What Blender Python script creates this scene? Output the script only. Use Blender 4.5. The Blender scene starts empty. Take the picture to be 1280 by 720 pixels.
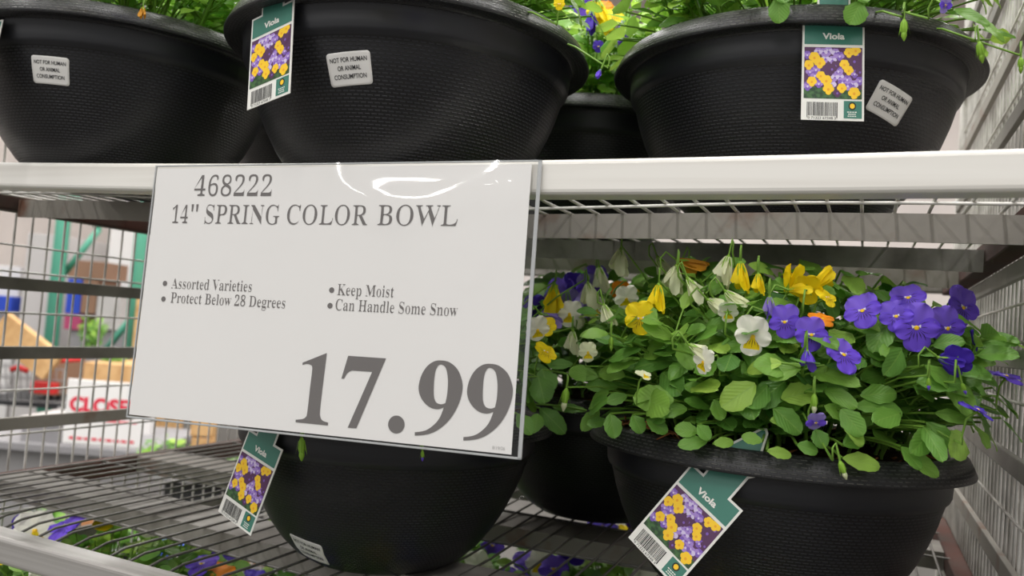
import bpy, bmesh, math, random
from mathutils import Vector, Matrix
PI = math.pi
random.seed(7)
scene = bpy.context.scene
COL = scene.collection

# ------------------------------------------------------------------ camera, world, lights
EYE = 1.25                                             # camera height above the floor
RIGHT = Vector((0.9170, 0.3915, 0.0767))
DOWN = Vector((0.0530, 0.0712, -0.9961))
FWD = Vector((-0.3954, 0.9174, 0.0445))
FWD.normalize(); DOWN = (DOWN - FWD * DOWN.dot(FWD)).normalized(); RIGHT = DOWN.cross(FWD)
cam_d = bpy.data.cameras.new('camera'); cam = bpy.data.objects.new('camera', cam_d); COL.objects.link(cam)
M = Matrix((RIGHT, -DOWN, -FWD)).transposed().to_4x4(); M.translation = (0, 0, EYE)
cam.matrix_world = M
cam_d.sensor_width = 36; cam_d.lens = 36 * 1031 / 1280; cam_d.clip_start = .02; cam_d.clip_end = 80
cam_d.dof.use_dof = True; cam_d.dof.focus_distance = .70; cam_d.dof.aperture_fstop = 7.0
scene.camera = cam
scene.view_settings.view_transform = 'Standard'; scene.view_settings.look = 'None'
scene.view_settings.gamma = 1; scene.view_settings.use_curve_mapping = False
scene.view_settings.exposure = -0.40

world = bpy.data.worlds.new('world'); scene.world = world; world.use_nodes = True
world.node_tree.nodes['Background'].inputs[0].default_value = (1.0, .99, .98, 1)
world.node_tree.nodes['Background'].inputs[1].default_value = .85

def strip_lamp(x, y, z, lx, ly, power, rz=0):
    l = bpy.data.lights.new('ceiling_lamp', 'AREA'); l.shape = 'RECTANGLE'; l.size = lx; l.size_y = ly
    l.energy = power; l.color = (1, .98, .96)
    o = bpy.data.objects.new('ceiling_lamp', l); o.location = (x, y, z + EYE); o.rotation_euler = (0, 0, rz); COL.objects.link(o)
for yy in (-3.2, -1.3, .8, 3.2):
    for xx in (-3.4, -.4, 2.6):
        strip_lamp(xx, yy, 4.2, .25, 1.6, {-3.2: 55, -1.3: 60, .8: 130, 3.2: 120}[yy])
for yy in (5.5, 8.5):
    for xx in (-9.5, -6.0, -2.5, 1.0):
        strip_lamp(xx, yy, 4.2, .25, 1.8, 100)
for xx in (-9.5, -6.5): strip_lamp(xx, 2.2, 4.2, .25, 1.8, 100)
for yy in (-6.5, -9.5):
    for xx in (-6.5, -3.4, -.4): strip_lamp(xx, yy, 4.2, .25, 1.8, 70)

# ------------------------------------------------------------------ helpers
def lin(c):
    return tuple(((v / 255) / 12.92 if v / 255 <= .04045 else ((v / 255 + .055) / 1.055) ** 2.4) for v in c) + (1,)
def ray(u, v):
    return RIGHT * ((u - 640) / 1031) + DOWN * ((v - 360) / 1031) + FWD
def at(u, v, d):
    return Vector((0, 0, EYE)) + ray(u, v) * d

def mat(name, rgb, rough=.5, metal=0, spec=.5, trans=0, noise=None, bump=None):
    m = bpy.data.materials.new(name); m.use_nodes = True
    nt = m.node_tree; b = nt.nodes['Principled BSDF']
    c = lin(rgb)
    b.inputs['Base Color'].default_value = c; b.inputs['Roughness'].default_value = rough
    b.inputs['Metallic'].default_value = metal; b.inputs['Specular IOR Level'].default_value = spec
    tc = None
    if noise or bump:
        tc = nt.nodes.new('ShaderNodeTexCoord')
    if noise:                                          # (rgb2, scale, low, high)
        n = nt.nodes.new('ShaderNodeTexNoise'); n.inputs['Scale'].default_value = noise[1]; n.inputs['Detail'].default_value = 6
        nt.links.new(tc.outputs['Object'], n.inputs['Vector'])
        r = nt.nodes.new('ShaderNodeValToRGB'); r.color_ramp.elements[0].position = noise[2]; r.color_ramp.elements[1].position = noise[3]
        r.color_ramp.elements[0].color = c; r.color_ramp.elements[1].color = lin(noise[0])
        nt.links.new(n.outputs['Fac'], r.inputs['Fac']); nt.links.new(r.outputs['Color'], b.inputs['Base Color'])
    if bump:                                           # (scale, strength, distance)
        n = nt.nodes.new('ShaderNodeTexNoise'); n.inputs['Scale'].default_value = bump[0]; n.inputs['Detail'].default_value = 4
        nt.links.new(tc.outputs['Object'], n.inputs['Vector'])
        bp = nt.nodes.new('ShaderNodeBump'); bp.inputs['Strength'].default_value = bump[1]; bp.inputs['Distance'].default_value = bump[2]
        nt.links.new(n.outputs['Fac'], bp.inputs['Height']); nt.links.new(bp.outputs['Normal'], b.inputs['Normal'])
    if trans:                                          # thin living tissue lets light through
        t = nt.nodes.new('ShaderNodeBsdfTranslucent'); mx = nt.nodes.new('ShaderNodeMixShader'); mx.inputs[0].default_value = trans
        t.inputs['Color'].default_value = c
        nt.links.new(b.outputs[0], mx.inputs[1]); nt.links.new(t.outputs[0], mx.inputs[2])
        nt.links.new(mx.outputs[0], nt.nodes['Material Output'].inputs['Surface'])
    return m

def leaf_material():
    m = mat('leaf', (88, 150, 48), .42, 0, .45, .36)
    nt = m.node_tree; b = nt.nodes['Principled BSDF']; t = [n for n in nt.nodes if n.type == 'BSDF_TRANSLUCENT'][0]
    a = nt.nodes.new('ShaderNodeAttribute'); a.attribute_name = 'age'  # leaf age, plus overhead light painted into the upper bowls' leaves
    r = nt.nodes.new('ShaderNodeValToRGB'); e = r.color_ramp.elements
    e[0].color = lin((80, 132, 58)); e[1].color = lin((182, 218, 92)); k = e.new(.5); k.color = lin((124, 176, 72))
    nt.links.new(a.outputs['Fac'], r.inputs['Fac'])
    uv = nt.nodes.new('ShaderNodeUVMap'); sp = nt.nodes.new('ShaderNodeSeparateXYZ'); nt.links.new(uv.outputs[0], sp.inputs[0])
    s = nt.nodes.new('ShaderNodeMath'); s.operation = 'SUBTRACT'; s.inputs[1].default_value = .5; nt.links.new(sp.outputs[0], s.inputs[0])
    ab = nt.nodes.new('ShaderNodeMath'); ab.operation = 'ABSOLUTE'; nt.links.new(s.outputs[0], ab.inputs[0])
    # side veins: v - |u| waves ; midrib where |u| is small
    ad = nt.nodes.new('ShaderNodeMath'); ad.operation = 'SUBTRACT'; nt.links.new(sp.outputs[1], ad.inputs[0]); nt.links.new(ab.outputs[0], ad.inputs[1])
    mu = nt.nodes.new('ShaderNodeMath'); mu.operation = 'MULTIPLY'; mu.inputs[1].default_value = 44; nt.links.new(ad.outputs[0], mu.inputs[0])
    sn = nt.nodes.new('ShaderNodeMath'); sn.operation = 'SINE'; nt.links.new(mu.outputs[0], sn.inputs[0])
    bp = nt.nodes.new('ShaderNodeBump'); bp.inputs['Strength'].default_value = .22; bp.inputs['Distance'].default_value = .0004
    nt.links.new(sn.outputs[0], bp.inputs['Height']); nt.links.new(bp.outputs['Normal'], b.inputs['Normal'])
    ls = nt.nodes.new('ShaderNodeMath'); ls.operation = 'LESS_THAN'; ls.inputs[1].default_value = .022; nt.links.new(ab.outputs[0], ls.inputs[0])
    f = nt.nodes.new('ShaderNodeMath'); f.operation = 'MULTIPLY'; f.inputs[1].default_value = .55; nt.links.new(ls.outputs[0], f.inputs[0])
    mx = nt.nodes.new('ShaderNodeMixRGB'); mx.inputs[2].default_value = lin((150, 190, 90))
    nt.links.new(f.outputs[0], mx.inputs[0]); nt.links.new(r.outputs[0], mx.inputs[1])
    nt.links.new(mx.outputs[0], b.inputs['Base Color']); nt.links.new(r.outputs[0], t.inputs['Color'])
    return m

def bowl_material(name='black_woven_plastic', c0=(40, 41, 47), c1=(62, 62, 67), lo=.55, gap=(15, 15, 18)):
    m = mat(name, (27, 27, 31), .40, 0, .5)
    nt = m.node_tree; b = nt.nodes['Principled BSDF']
    uv = nt.nodes.new('ShaderNodeUVMap')
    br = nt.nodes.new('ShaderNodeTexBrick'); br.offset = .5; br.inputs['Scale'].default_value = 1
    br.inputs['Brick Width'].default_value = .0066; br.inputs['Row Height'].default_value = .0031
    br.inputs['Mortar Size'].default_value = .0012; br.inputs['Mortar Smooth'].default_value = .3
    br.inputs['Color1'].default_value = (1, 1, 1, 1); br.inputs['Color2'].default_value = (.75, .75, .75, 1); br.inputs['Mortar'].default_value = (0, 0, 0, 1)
    nt.links.new(uv.outputs[0], br.inputs['Vector'])
    bp = nt.nodes.new('ShaderNodeBump'); bp.inputs['Strength'].default_value = 1.0; bp.inputs['Distance'].default_value = .005
    nt.links.new(br.outputs['Color'], bp.inputs['Height']); nt.links.new(bp.outputs['Normal'], b.inputs['Normal'])
    # dust
    tc = nt.nodes.new('ShaderNodeTexCoord'); n = nt.nodes.new('ShaderNodeTexNoise'); n.inputs['Scale'].default_value = 60; n.inputs['Detail'].default_value = 8
    nt.links.new(tc.outputs['Object'], n.inputs['Vector'])
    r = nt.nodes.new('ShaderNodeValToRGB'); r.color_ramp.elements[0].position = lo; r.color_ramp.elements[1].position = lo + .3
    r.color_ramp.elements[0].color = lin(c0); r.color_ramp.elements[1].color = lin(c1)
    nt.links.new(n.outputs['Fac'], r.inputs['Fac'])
    mx = nt.nodes.new('ShaderNodeMixRGB'); mx.inputs[1].default_value = lin(gap)      # highlight on ridges and shade in grooves painted into the colour
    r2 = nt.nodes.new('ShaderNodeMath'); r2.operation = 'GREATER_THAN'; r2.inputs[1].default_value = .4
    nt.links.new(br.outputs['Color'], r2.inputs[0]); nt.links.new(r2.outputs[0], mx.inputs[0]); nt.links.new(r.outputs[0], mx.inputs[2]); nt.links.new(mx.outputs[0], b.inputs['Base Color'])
    return m

def sleeve_material():
    m = bpy.data.materials.new('clear_plastic'); m.use_nodes = True; nt = m.node_tree
    nt.nodes.remove(nt.nodes['Principled BSDF'])
    tr = nt.nodes.new('ShaderNodeBsdfTransparent'); tr.inputs[0].default_value = (.97, .97, .97, 1)
    gl = nt.nodes.new('ShaderNodeBsdfGlossy'); gl.inputs['Roughness'].default_value = .06
    lw = nt.nodes.new('ShaderNodeLayerWeight'); pw = nt.nodes.new('ShaderNodeMath'); pw.operation = 'POWER'; pw.inputs[1].default_value = 5
    fr = nt.nodes.new('ShaderNodeMath'); fr.operation = 'MULTIPLY_ADD'; fr.inputs[1].default_value = .95; fr.inputs[2].default_value = .045
    nt.links.new(lw.outputs['Facing'], pw.inputs[0]); nt.links.new(pw.outputs[0], fr.inputs[0])
    mx = nt.nodes.new('ShaderNodeMixShader')
    nt.links.new(fr.outputs[0], mx.inputs[0]); nt.links.new(tr.outputs[0], mx.inputs[1]); nt.links.new(gl.outputs[0], mx.inputs[2])
    nt.links.new(mx.outputs[0], nt.nodes['Material Output'].inputs['Surface'])
    return m

MT = dict(
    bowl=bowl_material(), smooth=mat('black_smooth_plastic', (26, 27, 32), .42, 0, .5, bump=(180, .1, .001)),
    rim=None, soil=mat('potting_soil', (70, 46, 32), .95, 0, .2, noise=((38, 26, 20), 120, .3, .7), bump=(160, 1, .006)),
    bark=mat('bark_fibre', (150, 98, 60), .9, 0, .2, noise=((90, 56, 36), 90, .35, .7)),
    leaf=leaf_material(), stem=mat('stem_green', (128, 170, 66), .5, 0, .4, .15), sepal=mat('sepal_green', (150, 196, 66), .5, 0, .4, .25),
    violet=mat('violet_petal', (122, 86, 232), .55, 0, .3, .22), paleviolet=mat('pale_violet_petal', (136, 104, 234), .55, 0, .3, .25), deep=mat('deep_violet_petal', (76, 48, 180), .55, 0, .3, .2),
    lilac=mat('lilac_petal', (150, 132, 205), .55, 0, .3, .25), lemon=mat('yellow_petal', (255, 226, 20), .55, 0, .3, .22),
    amber=mat('amber_petal', (196, 134, 28), .6, 0, .3, .2), cream=mat('cream_petal', (252, 250, 236), .55, 0, .3, .3),
    greencream=mat('wilted_cream_petal', (240, 242, 204), .6, 0, .3, .3), orange=mat('orange_petal', (250, 150, 20), .55, 0, .3, .22),
    ray=mat('dark_ray', (38, 16, 70), .6), brownray=mat('brown_ray', (120, 70, 10), .6), eye=mat('yellow_eye', (255, 205, 30), .5), eyewhite=mat('white_beard', (240, 232, 240), .5),
    zinc=mat('zinc_wire', (226, 223, 217), .45, .08, .5, noise=((150, 145, 138), 18, .4, .75)),
    barsteel=mat('dull_bar_steel', (128, 126, 118), .5, .25, .5, noise=((98, 95, 88), 18, .4, .75)),
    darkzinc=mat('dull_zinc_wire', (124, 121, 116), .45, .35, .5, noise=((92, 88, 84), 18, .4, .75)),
    steel=mat('galvanised_steel', (150, 146, 139), .5, .1, .5, noise=((112, 107, 100), 26, .35, .7), bump=(200, .08, .001)),
    rust=mat('rusty_steel', (146, 141, 133), .6, .05, .4, noise=((116, 72, 50), 16, .56, .76), bump=(150, .2, .001)),
    rustbrown=mat('brown_rust', (76, 46, 38), .8, .05, .3, noise=((70, 58, 52), 20, .4, .7)),
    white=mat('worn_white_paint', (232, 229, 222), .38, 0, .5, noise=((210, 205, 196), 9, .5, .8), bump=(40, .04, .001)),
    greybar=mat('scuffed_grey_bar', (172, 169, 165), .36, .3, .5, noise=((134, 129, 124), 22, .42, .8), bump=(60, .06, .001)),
    paper=mat('white_paper', (236, 234, 231), .7, 0, .2), ink=mat('grey_ink', (112, 108, 106), .7, 0, .2), tinyink=mat('pale_ink', (180, 178, 176), .7),
    sleeve=sleeve_material(), sleeveedge=mat('sleeve_edge', (176, 178, 178), .25, 0, .6),
    card=mat('white_card', (236, 235, 228), .45, 0, .4), teal=mat('teal_print', (62, 124, 108), .4, 0, .45), black=mat('black_print', (34, 33, 34), .6),
    pgreen=mat('print_green', (66, 108, 58), .45, noise=((30, 62, 36), 220, .4, .6)), plilac=mat('print_lilac', (166, 134, 208), .45), pviolet=mat('print_violet', (124, 88, 184), .45),
    ppale=mat('print_pale', (214, 200, 232), .45), pyellow=mat('print_yellow', (252, 205, 34), .45), porange=mat('print_orange', (240, 168, 26), .45), pplum=mat('print_plum', (84, 42, 86), .45),
    sticker=mat('white_sticker', (232, 230, 226), .5, 0, .4),
    concrete=mat('concrete', (84, 82, 78), .6, 0, .4, noise=((70, 68, 64), 2.5, .35, .7)), wall=mat('wall_paint', (226, 217, 211), .8, 0, .2, noise=((212, 204, 199), .8, .4, .6)),
    rackgreen=mat('rack_green', (92, 172, 146), .5), carton=mat('carton', (150, 116, 94), .8), blue=mat('blue_plastic', (40, 74, 190), .5), magenta=mat('magenta_print', (176, 70, 110), .6),
    wood=mat('pale_wood', (216, 176, 124), .7, 0, .3, noise=((190, 146, 96), 14, .4, .7)), redwood=mat('reddish_wood', (196, 140, 98), .7, 0, .3, noise=((170, 114, 76), 14, .4, .7)),
    red=mat('red_plastic', (214, 44, 44), .45), cartgrey=mat('cart_grey', (150, 148, 148), .5, .2), grey=mat('grey_box', (142, 140, 142), .7), darkgrey=mat('dark_rubber', (44, 44, 46), .7),
    signwhite=mat('sign_white', (240, 238, 236), .5), signred=mat('sign_red', (222, 36, 66), .6), wrap=mat('stretch_wrap', (198, 194, 192), .35), bluewrap=mat('white_carton', (226, 224, 222), .6),
)
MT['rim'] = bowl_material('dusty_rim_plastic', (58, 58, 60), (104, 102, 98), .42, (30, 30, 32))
for key in ('white', 'greybar'):                           # brushing along the bar
    nt = MT[key].node_tree; mp = nt.nodes.new('ShaderNodeMapping'); mp.inputs['Scale'].default_value = (.12, 3, 6)
    tc = [n for n in nt.nodes if n.type == 'TEX_COORD'][0]; nt.links.new(tc.outputs['Object'], mp.inputs['Vector'])
    for n in nt.nodes:
        if n.type == 'TEX_NOISE': nt.links.new(mp.outputs[0], n.inputs['Vector'])

def link(name, me, parent=None, loc=None):
    o = bpy.data.objects.new(name, me); COL.objects.link(o)
    if parent is not None: o.parent = parent
    if loc is not None: o.location = loc
    return o
def tag(o, label=None, cat=None, group=None, kind=None):
    if label: o['label'] = label
    if cat: o['category'] = cat
    if group: o['group'] = group
    if kind: o['kind'] = kind
    return o
def empty(name, loc, rz=0):
    o = bpy.data.objects.new(name, None); COL.objects.link(o); o.location = loc; o.rotation_euler = (0, 0, rz); o.empty_display_size = .05
    return o

class MB:
    """collects shapes, links them as ONE mesh object"""
    def __init__(s): s.v = []; s.f = []; s.m = []; s.mats = []; s.uv = {}; s.age = None; s.smooth = []
    def mi(s, m):
        if m not in s.mats: s.mats.append(m)
        return s.mats.index(m)
    def add(s, vs, fs, m, smooth=True, uvs=None):
        b = len(s.v); s.v += [tuple(v) for v in vs]; k = s.mi(m)
        for f in fs:
            s.f.append(tuple(i + b for i in f)); s.m.append(k); s.smooth.append(smooth)
        if uvs is not None:
            for i, t in enumerate(uvs): s.uv[b + i] = t
        return b
    def tube(s, pts, r, m, n=6, cap=True):
        pts = [Vector(p) for p in pts]; L = len(pts); rs = r if isinstance(r, (list, tuple)) else [r] * L
        vs = []; fs = []; prev = None
        for i, p in enumerate(pts):
            t = (pts[min(i + 1, L - 1)] - pts[max(i - 1, 0)])
            t = t.normalized() if t.length > 1e-9 else Vector((0, 0, 1))
            a = prev if prev is not None else (Vector((0, 0, 1)) if abs(t.z) < .9 else Vector((1, 0, 0)))
            x = (a - t * a.dot(t)); x = x.normalized() if x.length > 1e-6 else t.orthogonal().normalized()
            prev = x; y = t.cross(x)
            for k in range(n):
                q = 2 * PI * k / n; vs.append(p + (x * math.cos(q) + y * math.sin(q)) * rs[i])
        for i in range(L - 1):
            for k in range(n):
                fs.append((i * n + k, i * n + (k + 1) % n, (i + 1) * n + (k + 1) % n, (i + 1) * n + k))
        if cap:
            fs.append(tuple(range(n))[::-1]); fs.append(tuple((L - 1) * n + k for k in range(n)))
        s.add(vs, fs, m)
    def prism(s, profile, pts, m, smooth=False):
        """sweep a closed (y,z) profile along world points running in x"""
        n = len(profile); vs = []; fs = []
        for p in pts:
            for (a, b) in profile: vs.append((p[0], p[1] + a, p[2] + b))
        for i in range(len(pts) - 1):
            for k in range(n):
                fs.append((i * n + k, (i + 1) * n + k, (i + 1) * n + (k + 1) % n, i * n + (k + 1) % n))
        fs.append(tuple(range(n))); fs.append(tuple((len(pts) - 1) * n + k for k in range(n))[::-1])
        s.add(vs, fs, m, smooth)
    def box(s, c, size, m, bev=.002, rot=None):
        bm = bmesh.new(); bmesh.ops.create_cube(bm, size=1)
        for v in bm.verts: v.co = Vector((v.co.x * size[0], v.co.y * size[1], v.co.z * size[2]))
        if bev:
            bmesh.ops.bevel(bm, geom=list(bm.edges), offset=min(bev, min(size) * .3), segments=2, profile=.5, affect='EDGES')
        R = rot or Matrix.Identity(3); bm.verts.index_update()
        vs = [Vector(c) + R @ v.co for v in bm.verts]; fs = [[v.index for v in f.verts] for f in bm.faces]; bm.free()
        s.add(vs, fs, m, False)
    def mesh(s, name):
        me = bpy.data.meshes.new(name); me.from_pydata(s.v, [], s.f)
        for m in s.mats: me.materials.append(m)
        me.polygons.foreach_set('material_index', s.m); me.polygons.foreach_set('use_smooth', s.smooth)
        if s.uv:
            l = me.uv_layers.new(name='UVMap'); flat = []
            for lp in me.loops: flat += list(s.uv.get(lp.vertex_index, (0, 0)))
            l.data.foreach_set('uv', flat)
        if s.age:
            a = me.attributes.new('age', 'FLOAT', 'POINT'); a.data.foreach_set('value', s.age + [0.5] * (len(s.v) - len(s.age)))
        me.update(); return me
    def build(s, name, parent=None, loc=None):
        return link(name, s.mesh(name), parent, loc)

def rrect(hw, hh, r, n=5):
    out = []
    for cx, cy, a0 in ((hw - r, hh - r, 0), (-hw + r, hh - r, PI / 2), (-hw + r, -hh + r, PI), (hw - r, -hh + r, 1.5 * PI)):
        for k in range(n + 1):
            a = a0 + PI / 2 * k / n; out.append((cx + r * math.cos(a), cy + r * math.sin(a)))
    return out
def fill(outer, holes=()):
    bm = bmesh.new(); es = []
    for loop in [outer] + list(holes):
        vs = [bm.verts.new((x, y, 0)) for x, y in loop]
        es += [bm.edges.new((vs[i], vs[(i + 1) % len(vs)])) for i in range(len(vs))]
    bmesh.ops.triangle_fill(bm, use_beauty=True, use_dissolve=False, edges=es); bm.verts.index_update()
    for f in bm.faces:
        f.normal_update()
    V = [(v.co.x, v.co.y) for v in bm.verts]; F = []
    for f in bm.faces:
        ids = [v.index for v in f.verts]; F.append(ids if f.normal.z > 0 else ids[::-1])
    bm.free(); return V, F
def spline(pts, n=5, corners=()):
    out = []; L = len(pts)
    for i in range(L):
        p0, p1, p2, p3 = pts[i - 1], pts[i], pts[(i + 1) % L], pts[(i + 2) % L]
        if i in corners: p0 = p1
        if (i + 1) % L in corners: p3 = p2
        for k in range(n):
            t = k / n
            out.append(tuple(.5 * (2 * p1[j] + (p2[j] - p0[j]) * t + (2 * p0[j] - 5 * p1[j] + 4 * p2[j] - p3[j]) * t * t + (3 * p1[j] - p0[j] - 3 * p2[j] + p3[j]) * t ** 3) for j in (0, 1)))
    return out
def lettering(body, serif=False, thin=0.0, bold=0.0):
    """2D outline of a line of writing: verts (x, y) with cap height about 0.7, faces"""
    if serif:
        body = ''.join(chr(0x1D7CE + ord(c) - 48) if c.isdigit() else chr(0x1D400 + ord(c) - 65) if 'A' <= c <= 'Z' else chr(0x1D41A + ord(c) - 97) if 'a' <= c <= 'z' else c for c in body)
    cu = bpy.data.curves.new('writing', 'FONT'); cu.body = body; cu.fill_mode = 'FRONT'; cu.resolution_u = 4; cu.offset = bold
    o = bpy.data.objects.new('writing', cu); COL.objects.link(o); bpy.context.view_layer.update()
    me = bpy.data.meshes.new_from_object(o.evaluated_get(bpy.context.evaluated_depsgraph_get()))
    bpy.data.objects.remove(o); bpy.data.curves.remove(cu)
    bm = bmesh.new(); bm.from_mesh(me); bpy.data.meshes.remove(me)
    bmesh.ops.remove_doubles(bm, verts=bm.verts, dist=1e-5)
    if thin:
        sh = {}
        for v in bm.verts:
            n = Vector((0, 0, 0))
            for e in v.link_edges:
                if len(e.link_faces) == 1:
                    d = e.other_vert(v).co - v.co; q = Vector((d.y, -d.x, 0))
                    mid = (e.verts[0].co + e.verts[1].co) / 2; c = e.link_faces[0].calc_center_median()
                    if q.dot(mid - c) < 0: q = -q
                    if q.length > 1e-9: n += q.normalized()
            if n.length > 1e-6: sh[v] = n.normalized().x * thin
        for v, d in sh.items(): v.co.x -= d
    bm.verts.index_update()
    V = [(v.co.x, v.co.y) for v in bm.verts]; F = []
    for f in bm.faces:
        f.normal_update(); ids = [v.index for v in f.verts]; F.append(ids if f.normal.z > 0 else ids[::-1])
    bm.free(); return V, F
def fit_line(VF, x0, x1, y0, y1, xr=None):
    """scale a line of writing so that it spans x0..x1 and baseline-to-cap is y0..y1"""
    V, F = VF; a = min(v[0] for v in V); b = max(v[0] for v in V); cap = xr or max(v[1] for v in V)
    return [(x0 + (v[0] - a) / (b - a) * (x1 - x0), y0 + v[1] / cap * (y1 - y0)) for v in V], F

# ------------------------------------------------------------------ the setting
def slab(name, c, size, m):
    mb = MB(); mb.box((0, 0, 0), size, m, 0); o = mb.build(name, None, c); o['kind'] = 'structure'; return o
slab('floor', (-2, 3, -.05), (22, 18, .1), MT['concrete'])
slab('wall_back', (-2, 11.6, 4), (22, .2, 8), MT['wall'])
slab('wall_left', (-12.6, 3, 4), (.2, 18, 8), MT['wall'])
slab('wall_right', (8.6, 5, 4), (.2, 14, 8), MT['wall'])
slab('ceiling', (-2, 5.5, 7.1), (22, 13, .2), MT['wall'])

# ------------------------------------------------------------------ the nursery rack
XL, XR, YF, YB = -1.07, .134, .575, 1.53
def sag(x): return max(0, 1 - ((x + .44) / .45) ** 2) ** 2
def barz(x): return -.008 * max(0, 1 - ((x + .42) / .62) ** 2)
UP, LO, BOT = EYE + .134, EYE - .246, EYE - .626          # top of each shelf's bar
def meshz(level, x, y=.75, a=.012):
    a *= max(0, min(1, (1.12 - y) / .3)); return level - (.0145 if level == UP else .004) - a * sag(x)

def make_shelf(parent, level, barm):
    sh = empty('shelf', (0, 0, level)); sh.parent = parent
    prof = rrect(.014, .0135, .004, 3)
    def bar(name, y, m, z0=-.0135, prof=prof, x0=XL + .004, x1=XR - .004, bend=True):
        mb = MB(); N = 16
        pts = [(x0 + (x1 - x0) * i / N, y, z0 + (barz(x0 + (x1 - x0) * i / N) if bend else 0)) for i in range(N + 1)]
        mb.prism([(p[0], p[1]) for p in prof], pts, m); return mb.build(name, sh)
    bar('front_bar', YF + .014, barm); bar('rear_bar', YB - .014, MT['steel'])
    for x in (XL + .012, XR - .012):
        mb = MB(); mb.box((x, (YF + YB) / 2, -.020), (.022, YB - YF - .058, .026), MT['rustbrown'], .002); mb.build('side_rail', sh)
    dz = meshz(level, 0) - level
    for k, y in enumerate((.745, .985, 1.235)):
        mb = MB(); N = 14
        ang = [(0, 0), (.075, 0), (.075, -.003), (.003, -.003), (.003, -.0235), (0, -.0235)]
        pts = []
        for i in range(N + 1):
            x = XL + .024 + (XR - XL - .048) * i / N; pts.append((x, y, meshz(level, x, y, .008) - level - .0032))
        mb.prism(ang, pts, MT['rust'] if (k + (level == LO)) % 2 == 0 else MT['steel']); mb.build('cross_beam', sh)
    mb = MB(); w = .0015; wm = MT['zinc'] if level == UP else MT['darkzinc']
    x = XL + .030
    while x < XR - .02:
        z = meshz(level, x) - level
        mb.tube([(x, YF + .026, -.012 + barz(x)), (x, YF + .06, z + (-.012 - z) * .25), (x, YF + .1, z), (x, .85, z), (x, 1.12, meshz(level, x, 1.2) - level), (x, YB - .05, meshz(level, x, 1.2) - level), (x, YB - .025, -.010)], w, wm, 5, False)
        x += .0258
    for y in (.695, .80, .92, 1.06, 1.2, 1.36):
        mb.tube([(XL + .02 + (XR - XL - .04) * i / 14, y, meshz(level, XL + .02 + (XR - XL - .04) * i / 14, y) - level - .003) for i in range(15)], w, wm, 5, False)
    mb.build('wire_mesh', sh)
    return sh

def make_panel(parent, X):
    out = 1 if X > -.4 else -1
    sp = empty('side_panel', (X, 0, EYE)); sp.parent = parent
    ym = (YF + YB) / 2; z0, z1 = -1.08, .62
    for y in (YF + .012, YB - .012):
        mb = MB(); mb.box((out * .004, y, (z0 + z1) / 2), (.026, .026, z1 - z0), MT['zinc'], .004); mb.build('corner_post', sp)
    for z in (.108 if out < 0 else .086, .004, -.090, -.187, -.265, .245, .325, .43, .52, -.36, -.45, -.55, -.645, -.80):
        mb = MB(); mb.box((-out * .0065, ym, z), (.006, YB - YF - .052, .0175), MT['barsteel'] if z not in (-.187, .325) else MT['rust'], .001); mb.build('flat_bar', sp)
    mb = MB(); y = YF + .035
    while y < YB - .03:
        mb.tube([(out * .0012, y, z0 + .15), (out * .0012, y, z1 - .03)], .0017, MT['zinc'], 5, False); y += .0252
    for z in (.056, .020, -.036, -.142, -.203, .28, .37, .47, -.31, -.41, -.50, -.60, -.70):
        mb.tube([(-out * .0018, YF + .02, z), (-out * .0018, YB - .02, z)], .0015, MT['zinc'], 5, False)
    mb.build('wire_grid', sp)

rack = empty('nursery_rack', ((XL + XR) / 2, (YF + YB) / 2, 0))
tag(rack, 'metal nursery rack with wire mesh shelves and wire side panels holding the flower bowls', 'rack')
hold = empty('rack_offset', (0, 0, 0))
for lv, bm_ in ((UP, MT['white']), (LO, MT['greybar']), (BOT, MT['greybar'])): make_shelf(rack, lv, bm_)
make_panel(rack, XL); make_panel(rack, XR)
bpy.data.objects.remove(hold)
for ch in [o for o in bpy.data.objects if o.parent == rack]: ch.location -= rack.location
for x in (XL, XR):
    for y in (YF + .012, YB - .012):
        mb = MB(); sx = 1 if x > -.4 else -1
        p = Vector((x + sx * .004, y, 0)) - rack.location
        mb.tube([p + Vector((-.012, 0, .055)), p + Vector((.012, 0, .055))], .055, MT['darkgrey'], 20); mb.box(p + Vector((0, 0, .13)), (.034, .05, .09), MT['steel'], .003)
        mb.build('caster', rack)

def copy_tree(o, parent=None):
    c = o.copy(); COL.objects.link(c); c.parent = parent
    for ch in [q for q in bpy.data.objects if q.parent == o]: copy_tree(ch, c)
    return c
rack_b = copy_tree(rack); rack_b.location.x += 1.26; rack_b.location.y += .02
rack_b['label'] = 'second wire nursery rack standing beyond the right side panel'

# ------------------------------------------------------------------ planted bowls
H = .163
PROFILE = [(.1690, .0010), (.1718, -.0015), (.1752, -.0080), (.1786, -.0155), (.1782, -.0172), (.1765, -.0178), (.1630, -.0155), (.1610, -.019), (.1595, -.037), (.1580, -.0405), (.1553, -.0425), (.1538, -.047), (.1490, -.064),
           (.1420, -.083), (.1330, -.102), (.1215, -.122), (.1080, -.140), (.0945, -.153), (.083, -.160), (.078, -.1628), (0, -.1628)]
def wall_r(z):
    P = PROFILE[11:19]
    if z >= P[0][1]: return P[0][0]
    for (r0, z0), (r1, z1) in zip(P, P[1:]):
        if z1 <= z <= z0: return r0 + (r1 - r0) * (z - z0) / (z1 - z0)
    return P[-1][0]
def dense_profile():
    out = []
    for (r0, z0), (r1, z1) in zip(PROFILE, PROFILE[1:]):
        n = 3 if abs(z1 - z0) > .01 else 1
        for k in range(n): out.append((r0 + (r1 - r0) * k / n, z0 + (z1 - z0) * k / n))
    out.append(PROFILE[-1]); return out
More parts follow.
